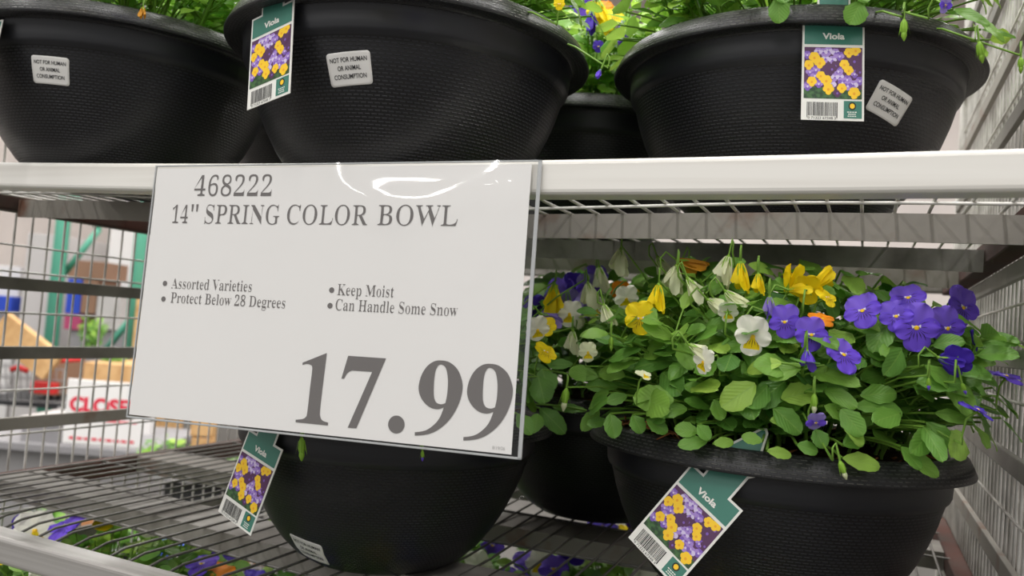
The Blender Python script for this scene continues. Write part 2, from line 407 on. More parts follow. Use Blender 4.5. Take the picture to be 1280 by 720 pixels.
def bowl_mesh():
    mb = MB(); N = 96
    prof = [(.1540, -.030), (.1550, -.006), (.1580, -.0003), (.1615, .0014), (.1660, .0017)] + dense_profile()
    vs = []; uv = []; s = 0
    for i, (r, z) in enumerate(prof):
        if i: s += math.hypot(r - prof[i - 1][0], z - prof[i - 1][1])
        for k in range(N + 1):
            a = 2 * PI * k / N; vs.append((r * math.cos(a), r * math.sin(a), z)); uv.append((a * .152, s))
    fs = {}; n = N + 1
    for i in range(len(prof) - 1):
        z = (prof[i][1] + prof[i + 1][1]) / 2
        key = 'smooth' if (-.0435 < z < -.0174 and i > 4) else 'rim' if i < 10 else 'bowl'
        for k in range(N): fs.setdefault(key, []).append((i * n + k, (i + 1) * n + k, (i + 1) * n + k + 1, i * n + k + 1))
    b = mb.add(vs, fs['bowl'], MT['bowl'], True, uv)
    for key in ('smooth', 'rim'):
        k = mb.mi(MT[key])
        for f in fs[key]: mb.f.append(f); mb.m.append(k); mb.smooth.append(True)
    return mb.mesh('bowl')
BOWL_ME = bowl_mesh()
def soil_mesh():
    mb = MB(); N = 40; vs = [(0, 0, .004)]; fs = []
    rnd = random.Random(3)
    for i in range(1, 9):
        r = .1545 * i / 8
        for k in range(N):
            a = 2 * PI * k / N; vs.append((r * math.cos(a), r * math.sin(a), (-.013 if i == 8 else .004 - .016 * (i / 8) ** 2 + rnd.uniform(-.003, .003))))
    for k in range(N): fs.append((0, 1 + k, 1 + (k + 1) % N))
    for i in range(7):
        for k in range(N): fs.append((1 + i * N + k, 1 + (i + 1) * N + k, 1 + (i + 1) * N + (k + 1) % N, 1 + i * N + (k + 1) % N))
    mb.add(vs, fs, MT['soil'])
    for k in range(46):                                  # bits of bark fibre on the soil's edge
        a = rnd.uniform(0, 2 * PI); r = rnd.uniform(.135, .150); p = Vector((r * math.cos(a), r * math.sin(a), -.005 + rnd.uniform(0, .006)))
        d = Vector((rnd.uniform(-1, 1), rnd.uniform(-1, 1), rnd.uniform(-.2, .4))) * .008
        if (p + d).xy.length > .153: d = -d
        mb.tube([p - d, p, p + d * .9 + Vector((0, 0, .002))], [.0006, .0012, .0006], MT['bark'], 4)
    return mb.mesh('soil')
SOIL_ME = soil_mesh()

def frame(y, z):
    """rotation with +Y along y and +Z near z"""
    y = Vector(y).normalized(); z = Vector(z); z = z - y * z.dot(y)
    z = z.normalized() if z.length > 1e-6 else y.orthogonal().normalized()
    return Matrix((y.cross(z), y, z)).transposed()

def add_leaf(mb, base, R, L, W, age, droop=.25, fold=.25, nu=9, nv=4, roll=0, lod=False):
    if lod: nu, nv = 5, 2
    vs = []; uv = []; fs = []; row = 2 * nv + 1 if not lod else 3
    half = nv if not lod else 1
    for i in range(nu + 1):
        s = 1 - (1 - i / nu) ** 1.3
        sh = .10 + .90 * math.sin(PI / 2 * s / .48) ** 1.05 if s < .48 else max(0, 1 - ((s - .48) / .52) ** 2.3) ** .62
        if s > .12 and s < 1 and not lod: sh *= 1 + (.055 if i % 2 else -.04)
        for j in range(-half, half + 1):
            t = j / half; x = t * sh * W / 2
            y = s * L - (.02 * L * abs(t) if i % 2 else 0); z = -droop * s * s * L + fold * abs(x) - .5 * fold * abs(t) * abs(x) + .035 * W * math.sin(3 * PI * s + 2 * t) * abs(t)
            vs.append(Vector(base) + R @ Vector((x, y, z))); uv.append((.5 + t * .5 * sh, s))
    for i in range(nu):
        for j in range(2 * half):
            a = i * row + j; fs.append((a, a + 1, a + row + 1, a + row))
    mb.add(vs, fs, MT['leaf'], True, uv)
    mb.age += [age] * len(vs)
def add_stem(mb, pts, r, m=None, n=5):
    c = len(mb.v); mb.tube(pts, r, m or MT['stem'], n, False); mb.age += [.5] * (len(mb.v) - c)

def curve(p0, p1, bend, n=6):
    p0 = Vector(p0); p1 = Vector(p1); mid = (p0 + p1) / 2 + Vector(bend)
    return [p0 * (1 - t) ** 2 + mid * 2 * t * (1 - t) + p1 * t * t for t in [i / n for i in range(n + 1)]]

def foliage(seed, top=.145, spread=.185, stems=34, per=13, leafsize=(.022, .042), tone_shift=.0, extra=(), lod=False, low=0, skin=0):
    """one bowlful of viola leaves and stems"""
    rnd = random.Random(seed); mb = MB(); mb.age = []
    for k in range(stems):
        a = k * 2.399 + rnd.uniform(-.3, .3); q = math.sqrt((k + .5) / stems); r0 = .115 * q
        base = Vector((r0 * math.cos(a), r0 * math.sin(a), -.004))
        el = (1 - q ** 1.6) * rnd.uniform(.75, 1.0)
        rad = spread * (.25 + .75 * q) * rnd.uniform(.82, 1.0)
        tip = Vector((rad * math.cos(a + rnd.uniform(-.2, .2)), rad * math.sin(a + rnd.uniform(-.2, .2)), max(.016, top * (.22 + .78 * math.sqrt(max(0, 1 - (rad / (spread * 1.06)) ** 2)))) * rnd.uniform(.72, 1.0)))
        pts = curve(base, tip, Vector((0, 0, .03)) - Vector((math.cos(a), math.sin(a), 0)) * .01)
        add_stem(mb, pts, [.0017] * 3 + [.0013] * 4)
        ph = rnd.uniform(0, 6.28)
        for i in range(per):
            t = .18 + .82 * (i + rnd.uniform(0, .6)) / per; t = min(t, 1)
            f = t * 6; i0 = min(5, int(f)); p = pts[i0].lerp(pts[i0 + 1], f - i0)
            out = Vector((math.cos(a), math.sin(a), 0)); b = ph + i * 2.4
            d = Vector((math.cos(b), math.sin(b), rnd.uniform(-.15, .65))) + out * rnd.uniform(.2, .9) * (q ** .5)
            d.normalize()
            if p.xy.length > .135 and p.z < .03: d.z = max(d.z, .25)
            up = Vector((0, 0, 1)) + out * rnd.uniform(.1, 1.2) + Vector((rnd.uniform(-.4, .4), rnd.uniform(-1.0, .1), 0))
            L = rnd.uniform(*leafsize) * (1 if t < .9 else .72); W = L * rnd.uniform(.5, .66); pe = rnd.uniform(.006, .02)
            q1 = p + d * pe + Vector((0, 0, pe * .3))
            if q1.xy.length > .14 and q1.z < .012: q1.z = .012
            add_stem(mb, [p, p.lerp(q1, .5) + Vector((0, 0, .001)), q1], .0009, None, 4)
            add_leaf(mb, q1, frame(d, up), L, W, min(1, max(0, rnd.gauss(.40 + tone_shift + .28 * (t - .6), .18))), rnd.uniform(.05, .5), rnd.uniform(.1, .45), lod=lod)
    for k in range(skin):                               # the outermost leaves, one over the other like shingles
        a = rnd.uniform(0, 2 * PI); e = math.asin(rnd.uniform(.06, .93)); f = rnd.uniform(.86, 1.0)
        p = Vector((spread * math.cos(a) * math.cos(e) * f, spread * math.sin(a) * math.cos(e) * f, top * math.sin(e) * f + .012))
        nr = Vector((math.cos(a) * math.cos(e), math.sin(a) * math.cos(e), math.sin(e) + .35)); dn = Vector((math.cos(a) * .5, math.sin(a) * .5, -.55 + rnd.uniform(-.2, .7)))
        tg = Vector((-math.sin(a), math.cos(a), 0)); d = (dn + tg * rnd.uniform(-1.1, 1.1)); up = nr + Vector((rnd.uniform(-.45, .45), rnd.uniform(-.45, .45), rnd.uniform(-.2, .4)))
        L = rnd.uniform(*leafsize) * 1.02; R = frame(d, up); st = p - (R @ Vector((0, 1, 0))) * L * .5
        if p.z < .03: st.z = max(st.z, .018)
        add_leaf(mb, st, R, L, L * rnd.uniform(.54, .7), min(1, max(0, rnd.gauss(.42 + tone_shift, .2))), rnd.uniform(.05, .3), rnd.uniform(.05, .3), lod=lod)
        root = Vector((st.x * .55, st.y * .55, st.z * .55)); add_stem(mb, curve(root, st, (0, 0, .006), 4), .0010, None, 4)
    for k in range(low):                                # short side shoots that cover the soil
        a = rnd.uniform(0, 2 * PI); r0 = rnd.uniform(.07, .13); out = Vector((math.cos(a), math.sin(a), 0)); base = out * r0 + Vector((0, 0, -.004))
        tip = base + out * rnd.uniform(.0, .035) + Vector((0, 0, rnd.uniform(.03, .075))); add_stem(mb, curve(base, tip, Vector((0, 0, .005))), .0013)
        for i in range(7):
            p = base.lerp(tip, .35 + .65 * i / 6); b = i * 2.4 + a; d = (Vector((math.cos(b), math.sin(b), rnd.uniform(-.05, .5))) + out * .5).normalized()
            q1 = p + d * .008
            if q1.xy.length > .135: q1.z = max(q1.z, .016)
            add_leaf(mb, q1, frame(d, Vector((0, 0, .8)) + out * rnd.uniform(.3, 1.2)), rnd.uniform(*leafsize), rnd.uniform(*leafsize) * .58, min(1, max(0, rnd.gauss(.25 + tone_shift, .15))), rnd.uniform(.05, .3), .25, lod=lod)
    for (p, d, up, L, W, age, droop, root) in extra:
        p = Vector(p); add_leaf(mb, p, frame(d, up), L, W, age, droop, .22)
        add_stem(mb, curve(root, p, (0, 0, .012)), .0011, None, 5)
    return mb

# ---- flowers: +Z faces the looker, +Y is up, origin at the flower's throat
def petal(mb, ang, L, W, m, back=.18, inner=None, rays=0, raym=None, z0=0, ruffle=.05, seed=0):
    rnd = random.Random(seed); nu, nv = 10, 4; vs = []; fs = []; ca, sa = math.cos(ang), math.sin(ang)
    def P(s, t):
        sh = .12 + .88 * math.sin(PI / 2 * s / .6) ** 1.1 if s < .6 else math.sqrt(max(0, 1 - ((s - .6) / .4) ** 2))
        x = t * W / 2 * sh; y = s * L; z = z0 + back * -(s ** 1.5) * L + ruffle * L * math.sin(5 * t + seed) * s * s + .04 * L * (1 - t * t) * s
        return Vector((y * ca - x * sa, y * sa + x * ca, z))
    for i in range(nu + 1):
        for j in range(-nv, nv + 1): vs.append(P(1 - (1 - i / nu) ** 1.55, j / nv))
    row = 2 * nv + 1
    A = []; B = []
    for i in range(nu):
        for j in range(2 * nv):
            f = (i * row + j, (i + 1) * row + j, (i + 1) * row + j + 1, i * row + j + 1)
            (B if inner and i < nu * .42 and abs(j - nv + .5) < nv * .86 else A).append(f)
    b = mb.add(vs, A, m)
    if B:
        k = mb.mi(inner)
        for f in B: mb.f.append(tuple(q + b for q in f)); mb.m.append(k); mb.smooth.append(True)
    for k in range(rays):                               # the whisker lines
        t = 0 if rays == 1 else -.62 + 1.24 * k / (rays - 1); e = .60 if k % 2 == 0 else .48
        up = Vector((0, 0, .0004)); w = .028
        mb.add([P(.14, t * .8) + up, P(.33, t - w * 1.6) + up, P(e, t) + up, P(.33, t + w * 1.6) + up], [(0, 1, 2, 3)], raym)
def calyx(mb, D, sp=.16):
    for k in range(5):
        a = k * 2 * PI / 5 + .3; c, s = math.cos(a), math.sin(a); L = D * .24
        vs = [(0, 0, -.10 * D), (c * sp * D * .5 - s * .05 * D, s * sp * D * .5 + c * .05 * D, -.06 * D), (c * L, s * L, -.10 * D - .02 * D), (c * sp * D * .5 + s * .05 * D, s * sp * D * .5 - c * .05 * D, -.06 * D)]
        mb.add(vs, [(0, 1, 2, 3)], MT['sepal'], False)
    mb.tube([(0, 0, -.01 * D), (0, -.02 * D, -.09 * D), (0, .03 * D, -.17 * D)], [.035 * D, .06 * D, .03 * D], MT['sepal'], 6)
def flower_mesh(kind, D=.034):
    mb = MB(); R = PI / 180
    P = dict(violet=(MT['paleviolet'], MT['violet'], MT['violet'], MT['ray'], None), deep=(MT['deep'], MT['deep'], MT['deep'], MT['ray'], None), yellow=(MT['lemon'], MT['lemon'], MT['lemon'], MT['brownray'], None),
             white=(MT['cream'], MT['cream'], MT['cream'], MT['brownray'], MT['lemon']), orange=(MT['orange'], MT['orange'], MT['orange'], MT['brownray'], None), lilac=(MT['lilac'], MT['violet'], MT['lilac'], MT['ray'], None),
             pale=(MT['greencream'], MT['greencream'], MT['greencream'], MT['brownray'], MT['lemon']))[kind]
    for k, a in enumerate((60, 121)): petal(mb, a * R, .58 * D, .54 * D, P[0], .10, None, 0, None, -.03 * D, .06, k)
    n = 3 if kind in ('violet', 'deep', 'lilac', 'yellow') else 0
    for k, a in enumerate((-6, 187)): petal(mb, a * R, .50 * D, .43 * D, P[1], -.06, None, n, P[3], -.005 * D, .07, k + 2)
    petal(mb, -PI / 2, .52 * D, .60 * D, P[2], .14, P[4], 5 if kind != 'orange' else 0, P[3], 0, .05, 5)
    vs = [(0, 0, .05 * D)] + [(.062 * D * math.cos(a), .05 * D * math.sin(a) - .015 * D, .02 * D) for a in [2 * PI * k / 8 for k in range(8)]]
    mb.add(vs, [(0, 1 + k, 1 + (k + 1) % 8) for k in range(8)], MT['eye'])
    if n:
        for sx in (-1, 1): mb.add([(sx * .03 * D, .02 * D, .04 * D), (sx * .10 * D, .05 * D, .025 * D), (sx * .09 * D, -.03 * D, .025 * D)], [(0, 1, 2)], MT['eyewhite'])
    calyx(mb, D); return mb.mesh('flower')
def wilted_mesh(m, D=.03, seed=0):
    """a fading, nodding flower: crumpled petals hanging along -Y from the calyx at the origin"""
    mb = MB(); rnd = random.Random(seed * 31 + 5)
    for k in range(6):
        a = k * 2 * PI / 6 + rnd.uniform(-.3, .3); R = Matrix.Rotation(a, 3, 'Y') @ Matrix.Rotation(-rnd.uniform(.02, .42), 3, 'X'); vs = []; fs = []
        L = D * rnd.uniform(.62, 1.08); w = D * rnd.uniform(.15, .25); tw = rnd.uniform(-.7, .7); ph = rnd.uniform(0, 6)
        for i in range(8):
            t = i / 7; sh = (.35 + 1.1 * t - .5 * t * t) * (1 if i < 7 else .45); T = Matrix.Rotation(tw * t, 3, 'Y')
            for j in (-2, -1, 0, 1, 2):
                x = j / 2 * w * sh; z = D * .05 + D * .045 * math.sin(5 * t + ph + j * .9) * t + .25 * abs(x)
                vs.append(R @ (T @ Vector((x, -t * L + .02 * D * math.sin(3 * j + ph), z))))
        for i in range(7):
            for j in range(4): a0 = i * 5 + j; fs.append((a0, a0 + 1, a0 + 6, a0 + 5))
        mb.add(vs, fs, m)
    for k in range(5):
        a = k * 2 * PI / 5 + .5; R = Matrix.Rotation(a, 3, 'Y'); L = D * rnd.uniform(.3, .45)
        mb.add([R @ Vector(v) for v in ((-.04 * D, .06 * D, .05 * D), (-.06 * D, -.12 * D, .14 * D), (0, -L, .24 * D), (.06 * D, -.12 * D, .14 * D), (.04 * D, .06 * D, .05 * D))], [(0, 1, 2, 3, 4)], MT['sepal'])
    mb.tube([(0, .10 * D, 0), (0, 0, 0), (0, -.2 * D, 0)], [.04 * D, .09 * D, .09 * D], MT['sepal'], 6)
    return mb.mesh('flower')
def bud_mesh(m, D=.014):
    mb = MB(); mb.tube([(0, .3 * D, 0), (0, 0, 0), (0, -.4 * D, 0), (0, -.75 * D, 0), (0, -1.0 * D, 0)], [.08 * D, .22 * D, .26 * D, .16 * D, .02 * D], MT['sepal'], 7)
    mb.tube([(0, -.6 * D, 0), (0, -.9 * D, 0), (0, -1.25 * D, 0)], [.17 * D, .20 * D, .05 * D], m, 7)
    for k in range(5):
        R = Matrix.Rotation(k * 2 * PI / 5, 3, 'Y'); mb.add([R @ Vector(v) for v in ((-.08 * D, .1 * D, .2 * D), (.08 * D, .1 * D, .2 * D), (0, -.9 * D, .42 * D))], [(0, 1, 2)], MT['sepal'])
    return mb.mesh('flower_bud')
FM = {k: flower_mesh(k) for k in ('violet', 'deep', 'yellow', 'white', 'orange', 'lilac', 'pale')}
for k, m in (('wcream', 'greencream'), ('wyellow', 'lemon'), ('wviolet', 'violet'), ('wamber', 'amber'), ('wlilac', 'lilac'), ('wdeep', 'deep')): FM[k] = [wilted_mesh(MT[m], .03, q) for q in range(3)]
for k, m in (('bcream', 'greencream'), ('bviolet', 'violet'), ('bgreen', 'sepal')): FM[k] = bud_mesh(MT[m])
WORD = dict(violet='blue violet', deep='deep violet', yellow='yellow', white='white and yellow', orange='orange', lilac='lilac', pale='pale cream', wcream='wilted cream', wyellow='folded yellow', wviolet='folded violet', wamber='withered amber',
            wlilac='folded lilac', wdeep='folded deep violet', bcream='cream', bviolet='violet', bgreen='green')
def put_flower(bowl, kind, p, R, scale, root):
    """p in the bowl's own coordinates; the stem runs from the soil to the back of the flower"""
    o = link('flower' if kind[0] != 'b' else 'flower_bud', random.choice(FM[kind]) if isinstance(FM[kind], list) else FM[kind], bowl); o['label'] = WORD[kind] + (' viola flower' if kind[0] != 'b' else ' viola bud')
    M4 = R.to_4x4() @ Matrix.Scale(scale, 4); M4.translation = p; o.matrix_local = M4
    mb = MB(); D = .034 * scale
    back = Vector((0, .03 * D, -.17 * D)) if kind[0] not in 'wb' or kind in ('white',) else Vector((0, .10 * .03 * scale, 0))
    b0 = Vector(p) + R @ back; inv = M4.inverted()
    tip_dir = (R @ Vector((0, 0, -1))) if kind[0] not in 'wb' or kind == 'white' else (R @ Vector((0, 1, 0)))
    root = Vector(root); h1 = b0 + tip_dir * .010 + Vector((0, 0, .004)); h2 = b0 + tip_dir * .014 + Vector((0, 0, -.012))
    pts = [b0, b0.lerp(h1, .6), h1, (h1 + h2) / 2 + tip_dir * .003, h2]
    pts += [h2.lerp(root, t) + Vector((0, 0, .012 * math.sin(PI * t))) for t in (.3, .6, 1)]
    mb.tube([inv @ q for q in pts], .0009 / scale, MT['stem'], 5, False); mb.build('stem', o)
    return o

def sticker_on(bowl, th0, z0, rot, hw=.0190, hh=.0138):
    """the warning sticker, moulded to the bowl's wall"""
    def W(x, y, lift):
        c, s = math.cos(rot), math.sin(rot); X = x * c - y * s; Y = x * s + y * c
        z = z0 + Y * .93; r = wall_r(z) + lift; th = th0 + X / wall_r(z0); return Vector((r * math.cos(th), r * math.sin(th), z + H))
    mb = MB(); out = rrect(hw, hh, .0028, 5); o2 = []
    for i, p in enumerate(out):
        q = out[(i + 1) % len(out)]; m = max(1, int(math.hypot(q[0] - p[0], q[1] - p[1]) / .003)); o2 += [(p[0] + (q[0] - p[0]) * t / m, p[1] + (q[1] - p[1]) * t / m) for t in range(m)]
    out = o2; n = len(out); vs = [W(0, 0, .0006)]; fs = []
    for k in range(1, 9):
        for (x, y) in out: vs.append(W(x * k / 8, y * k / 8, .0006))
    for (x, y) in out: vs.append(W(x, y, 0.0))
    for k in range(n): fs.append((0, 1 + k, 1 + (k + 1) % n))
    for i in range(8):
        for k in range(n): fs.append((1 + i * n + k, 1 + (i + 1) * n + k, 1 + (i + 1) * n + (k + 1) % n, 1 + i * n + (k + 1) % n))
    mb.add(vs, fs, MT['sticker']); st = mb.build('warning_sticker', bowl); st['label'] = 'small white warning sticker'
    mb = MB()
    for txt, w, y in (('NOT FOR HUMAN', .0322, .0055), ('OR ANIMAL', .0205, -.0014), ('CONSUMPTION', .0288, -.0083)):
        V, F = fit_line(lettering(txt, bold=.012), -w / 2, w / 2, y, y + .0038); mb.add([W(x, yy, .0009) for x, yy in V], F, MT['black'], False)
    mb.build('lettering', st)

def make_bowl(c, label, fol, group=None, cat='planted bowl'):
    """c = centre of the rim's top"""
    b = empty('planted_bowl', (c[0], c[1], c[2] - H)); tag(b, label, cat, group)
    for nm, me in (('bowl', BOWL_ME), ('soil', SOIL_ME), ('foliage', fol)):
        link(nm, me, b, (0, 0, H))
    return b
def rimz(level, x, y=.75): return meshz(level, x, y) + .0012 + H

CAMV = Vector((0, 0, EYE))
def dome_hit(c, u, v, rx=.195, rz=.165, push=1.0):
    """where the sight line through a pixel meets the plant's dome over the bowl whose rim centre is c (local coords, rim level)"""
    d = ray(u, v).normalized(); o = CAMV - Vector(c); S = Vector((1 / rx, 1 / rx, 1 / rz))
    od = Vector((o.x * S.x, o.y * S.y, o.z * S.z)); dd = Vector((d.x * S.x, d.y * S.y, d.z * S.z))
    A = dd.dot(dd); B = 2 * od.dot(dd); C = od.dot(od) - push * push; q = B * B - 4 * A * C
    t = (-B - math.sqrt(q)) / (2 * A) if q > 0 else -B / (2 * A)
    return o + d * t
def facing(yaw=0, pitch=0, roll=0, base=None):
    """a flower that looks at the camera, turned by yaw (right +), pitch (up +), roll, in degrees"""
    z = -FWD.copy(); y = -DOWN.copy()
    B = Matrix((RIGHT, y, z)).transposed()
    return B @ Matrix.Rotation(math.radians(yaw), 3, 'Y') @ Matrix.Rotation(math.radians(-pitch), 3, 'X') @ Matrix.Rotation(math.radians(roll), 3, 'Z')

C_UL = Vector((-.805, .695, rimz(UP, -.805))); C_UM = Vector((-.4325, .704, rimz(UP, -.4325) - .002)); C_UR = Vector((-.085, .872, rimz(UP, -.085)))
C_UB = Vector((-.365, 1.09, rimz(UP, -.365, 1.15))); C_UK = Vector((-.775, 1.062, rimz(UP, -.775, 1.15)))
C_LR = Vector((-.079, .859, rimz(LO, -.079))); C_LL = Vector((-.475, .794, rimz(LO, -.475))); C_LB = Vector((-.335, 1.125, rimz(LO, -.335, 1.15)))

# the front leaves of the lower right bowl: pixel, length px, width px, direction of the tip in the picture (deg, 0 = right, 90 = up), age
FRONT = [(700 + 135, 511, 45, 24, 180, .55), (1000, 492, 48, 30, 20, .85), (930, 498, 36, 24, 10, .6), (898, 512, 26, 20, -80, .55), (858, 537, 28, 20, 170, .55), (880, 540, 22, 18, -60, .5), (866, 556, 36, 18, 190, .5),
         (766, 532, 30, 22, -85, .45), (737, 540, 34, 18, -125, .55), (797, 530, 24, 20, -70, .4), (822, 532, 28, 20, -35, .4), (752, 482, 38, 17, 175, .5), (771, 498, 26, 16, 200, .5), (870, 485, 28, 16, 160, .55),
         (682, 476, 30, 30, -80, .35), (1078, 582, 46, 23, -12, .8), (1140, 572, 32, 20, -60, .5), (1152, 578, 50, 24, -42, .6), (1180, 545, 48, 24, -50, .4), (985, 525, 42, 30, -50, .35), (1025, 548, 24, 22, -80, .3),
         (1100, 492, 48, 26, 10, .45), (1085, 508, 34, 16, 0, .45), (1112, 512, 34, 24, -25, .4), (1048, 515, 34, 22, -30, .6), (1068, 550, 32, 22, 30, .4), (1106, 446, 36, 24, -150, .35), (1118, 458, 34, 20, -30, .35), (975, 566, 30, 15, -10, .8),
         (972, 525, 18, 13, 10, .75), (845, 440, 30, 22, -50, .3), (1200, 480, 32, 24, 60, .35), (1010, 560, 26, 18, -20, .4), (905, 553, 26, 14, 10, .7), (940, 548, 24, 16, 160, .6), (915, 455, 36, 10, 20, .5), (985, 455, 26, 22, 100, .3),
         (700, 455, 30, 14, 180, .35), (745, 550, 26, 14, 190, .4), (1190, 520, 40, 18, -10, .55), (1215, 500, 34, 12, 20, .55)]
def front_leaves(c, lst):
    out = []
    for (u, v, l, w, a, age) in lst:
        p = dome_hit(c, u, v, .188, .155); p.z = max(p.z, .004)
        if p.xy.length < .182 and p.z < .012: p.z = .012
        dist = (p + c - CAMV).dot(FWD); k = dist / 1031; ar = math.radians(a)
        d = RIGHT * math.cos(ar) - DOWN * math.sin(ar); n = (-FWD * .9 + Vector((0, 0, .55)))
        d = (d - n * d.dot(n) / n.length_squared).normalized()
        L = l * k * 1.08; p = p - d * L * .5
        out.append((p, d, n, L, w * k * 1.05, age, .12, Vector((p.x * .45, p.y * .45, max(.0, p.z * .3)))))
    return out

FOL_LR = foliage(11, .165, .208, 78, 15, (.024, .038), .08, front_leaves(C_LR, FRONT), False, 44, 230).mesh('foliage')
FOL_A = foliage(23, .14, .195, 60, 14, (.020, .036), .34, low=30, skin=150).mesh('foliage')  # upper bowls: overhead light painted in as a paler leaf tone, next one too
FOL_B = foliage(37, .15, .200, 60, 14, (.020, .036), .34, skin=150).mesh('foliage')
FOL_C = foliage(51, .14, .185, 36, 11, (.020, .036), .05, (), True).mesh('foliage')
FOL_D = foliage(83, .165, .20, 56, 12, (.022, .042), .12, (), True, 24, 190).mesh('foliage')
FOL_LB = foliage(58, .175, .20, 60, 13, (.022, .040), .0, (), True, 20, 170).mesh('foliage')
FOL_LL = foliage(64, .135, .185, 34, 12, (.022, .038), -.03, skin=70, extra=front_leaves(C_LL, [(677, 487, 34, 30, -80, .35), (690, 540, 42, 24, -50, .3), (668, 560, 26, 18, 80, .5), (712, 510, 40, 12, 170, .4), (655, 545, 30, 20, -60, .45)])).mesh('foliage')

B_UL = make_bowl(C_UL, 'black flower bowl at the left end of the upper shelf, cut by the picture edge', FOL_B)
B_UM = make_bowl(C_UM, 'black woven-textured flower bowl in the middle front of the upper shelf, above the price sign', FOL_A)
B_UR = make_bowl(C_UR, 'black woven-textured flower bowl at the right front of the upper shelf with an upright tag', FOL_B)
B_UB = make_bowl(C_UB, 'black bowl of leafy violas behind the gap of the upper front bowls', FOL_A)
B_UK = make_bowl(C_UK, 'dark flower bowl in the back row of the upper shelf, behind the left front bowl', FOL_C)
B_LR = make_bowl(C_LR, 'black bowl full of violet, yellow and white violas beside the right wire side panel', FOL_LR)
B_LL = make_bowl(C_LL, 'black flower bowl half hidden under the big price sign on the lower shelf', FOL_LL)
B_LB = make_bowl(C_LB, 'black flower bowl in the back of the lower shelf between the two front bowls', FOL_LB)

def stick_px(bowl, c, u, v, rot):
    """sticker where the sight line meets the bowl wall"""
    d = ray(u, v).normalized(); t = .3
    while t < 1.6:
        p = CAMV + d * t - c
        if -.155 < p.z < -.048 and p.xy.length < wall_r(p.z): break
        t += .0005
    sticker_on(bowl, math.atan2(p.y, p.x), p.z, rot)
stick_px(B_UL, C_UL, 63, 88, math.radians(-2)); stick_px(B_UM, C_UM, 437, 86, math.radians(6)); stick_px(B_UR, C_UR, 1112, 129, math.radians(-17)); stick_px(B_LL, C_LL, 386, 688, math.radians(-8))

# ---- flowers of the lower right bowl: kind, pixel, diameter px, yaw, pitch, roll
LRF = [('yellow', 801, 398, 44, -8, 5, 8), ('white', 941, 420, 52, 8, 5, -8), ('violet', 981, 402, 44, -38, 5, 5), ('violet', 1014, 418, 45, 0, 5, 0), ('violet', 1054, 443, 56, 25, 35, -8), ('violet', 1078, 388, 50, -40, 25, 20),
       ('violet', 1135, 372, 46, -25, 40, 15), ('violet', 1145, 409, 64, 0, 8, 3), ('violet', 1184, 410, 56, 15, 5, 8), ('violet', 1204, 384, 54, 20, 5, -18), ('deep', 1218, 432, 40, 65, 0, -10), ('deep', 1195, 452, 42, 150, 10, 20),
       ('violet', 1258, 470, 44, 40, 70, -20), ('deep', 1222, 512, 44, 60, 60, -10), ('lilac', 1020, 528, 28, 0, -35, 0), ('orange', 1028, 398, 34, 20, 60, 0), ('yellow', 1010, 362, 40, 150, 20, 0), ('yellow', 1034, 372, 30, 30, 40, 0),
       ('pale', 735, 440, 26, 0, 10, 0), ('white', 879, 452, 36, -60, 0, -25), ('pale', 805, 468, 22, 30, 60, 0), ('white', 783, 373, 34, 10, -30, 5), ('white', 910, 390, 28, 160, 20, 0), ('violet', 1120, 395, 44, -20, 20, 10), ('violet', 960, 390, 20, 80, 0, 0)]
LRW = [('wcream', 774, 330, 34, -6), ('wcream', 830, 335, 30, 30), ('wcream', 842, 352, 36, -10), ('wcream', 868, 364, 34, 28), ('wcream', 905, 340, 38, -16), ('wamber', 865, 332, 36, 70), ('wamber', 845, 338, 24, -30), ('wyellow', 822, 374, 34, -4),
       ('wcream', 898, 382, 28, 60), ('wcream', 875, 440, 30, 55), ('wyellow', 926, 348, 36, 0), ('wyellow', 990, 348, 36, 160), ('wyellow', 1028, 350, 34, 130), ('wyellow', 948, 356, 26, 0), ('wcream', 920, 375, 32, 50), ('wyellow', 1000, 362, 26, 90),
       ('wviolet', 1010, 452, 26, 4), ('wlilac', 962, 385, 26, 0), ('bviolet', 1161, 480, 14, 0), ('bcream', 1018, 505, 22, 0), ('bcream', 706, 500, 26, -8), ('bcream', 1054, 588, 22, 20), ('bgreen', 764, 430, 16, 0), ('bviolet', 1205, 486, 14, 20), ('wcream', 760, 395, 28, 20),
       ('wdeep', 1188, 452, 30, 70)]
def plant_flowers(bowl, c, opens, wilts, rx=.220, rz=.182):
    for (kind, u, v, px, yaw, pitch, roll) in opens:
        p = dome_hit(c, u, v, rx, rz); k = (p + c - CAMV).dot(FWD) / 1031
        root = Vector((p.x * .5, p.y * .5, max(.0, min(.05, p.z * .4)))); q = p + Vector((0, 0, H)); root.z += H
        put_flower(bowl, kind, q, facing(yaw, pitch, roll), px * .93 * k / .034, root)
    for (kind, u, v, px, roll) in wilts:
        p = dome_hit(c, u, v, rx, rz); dist = (p + c - CAMV).dot(FWD); k = dist / 1031
        R = facing(0, 0, roll); s = px * k / (.030 if kind[0] == 'w' else .019); D = (.030 if kind[0] == 'w' else .014) * s
        q = p + R @ Vector((0, D * .5, 0)) + Vector((0, 0, H)); root = Vector((p.x * .5, p.y * .5, max(0, min(.05, p.z * .4)) + H))
        put_flower(bowl, kind, q, R, s, root)
plant_flowers(B_LR, C_LR, LRF, LRW)
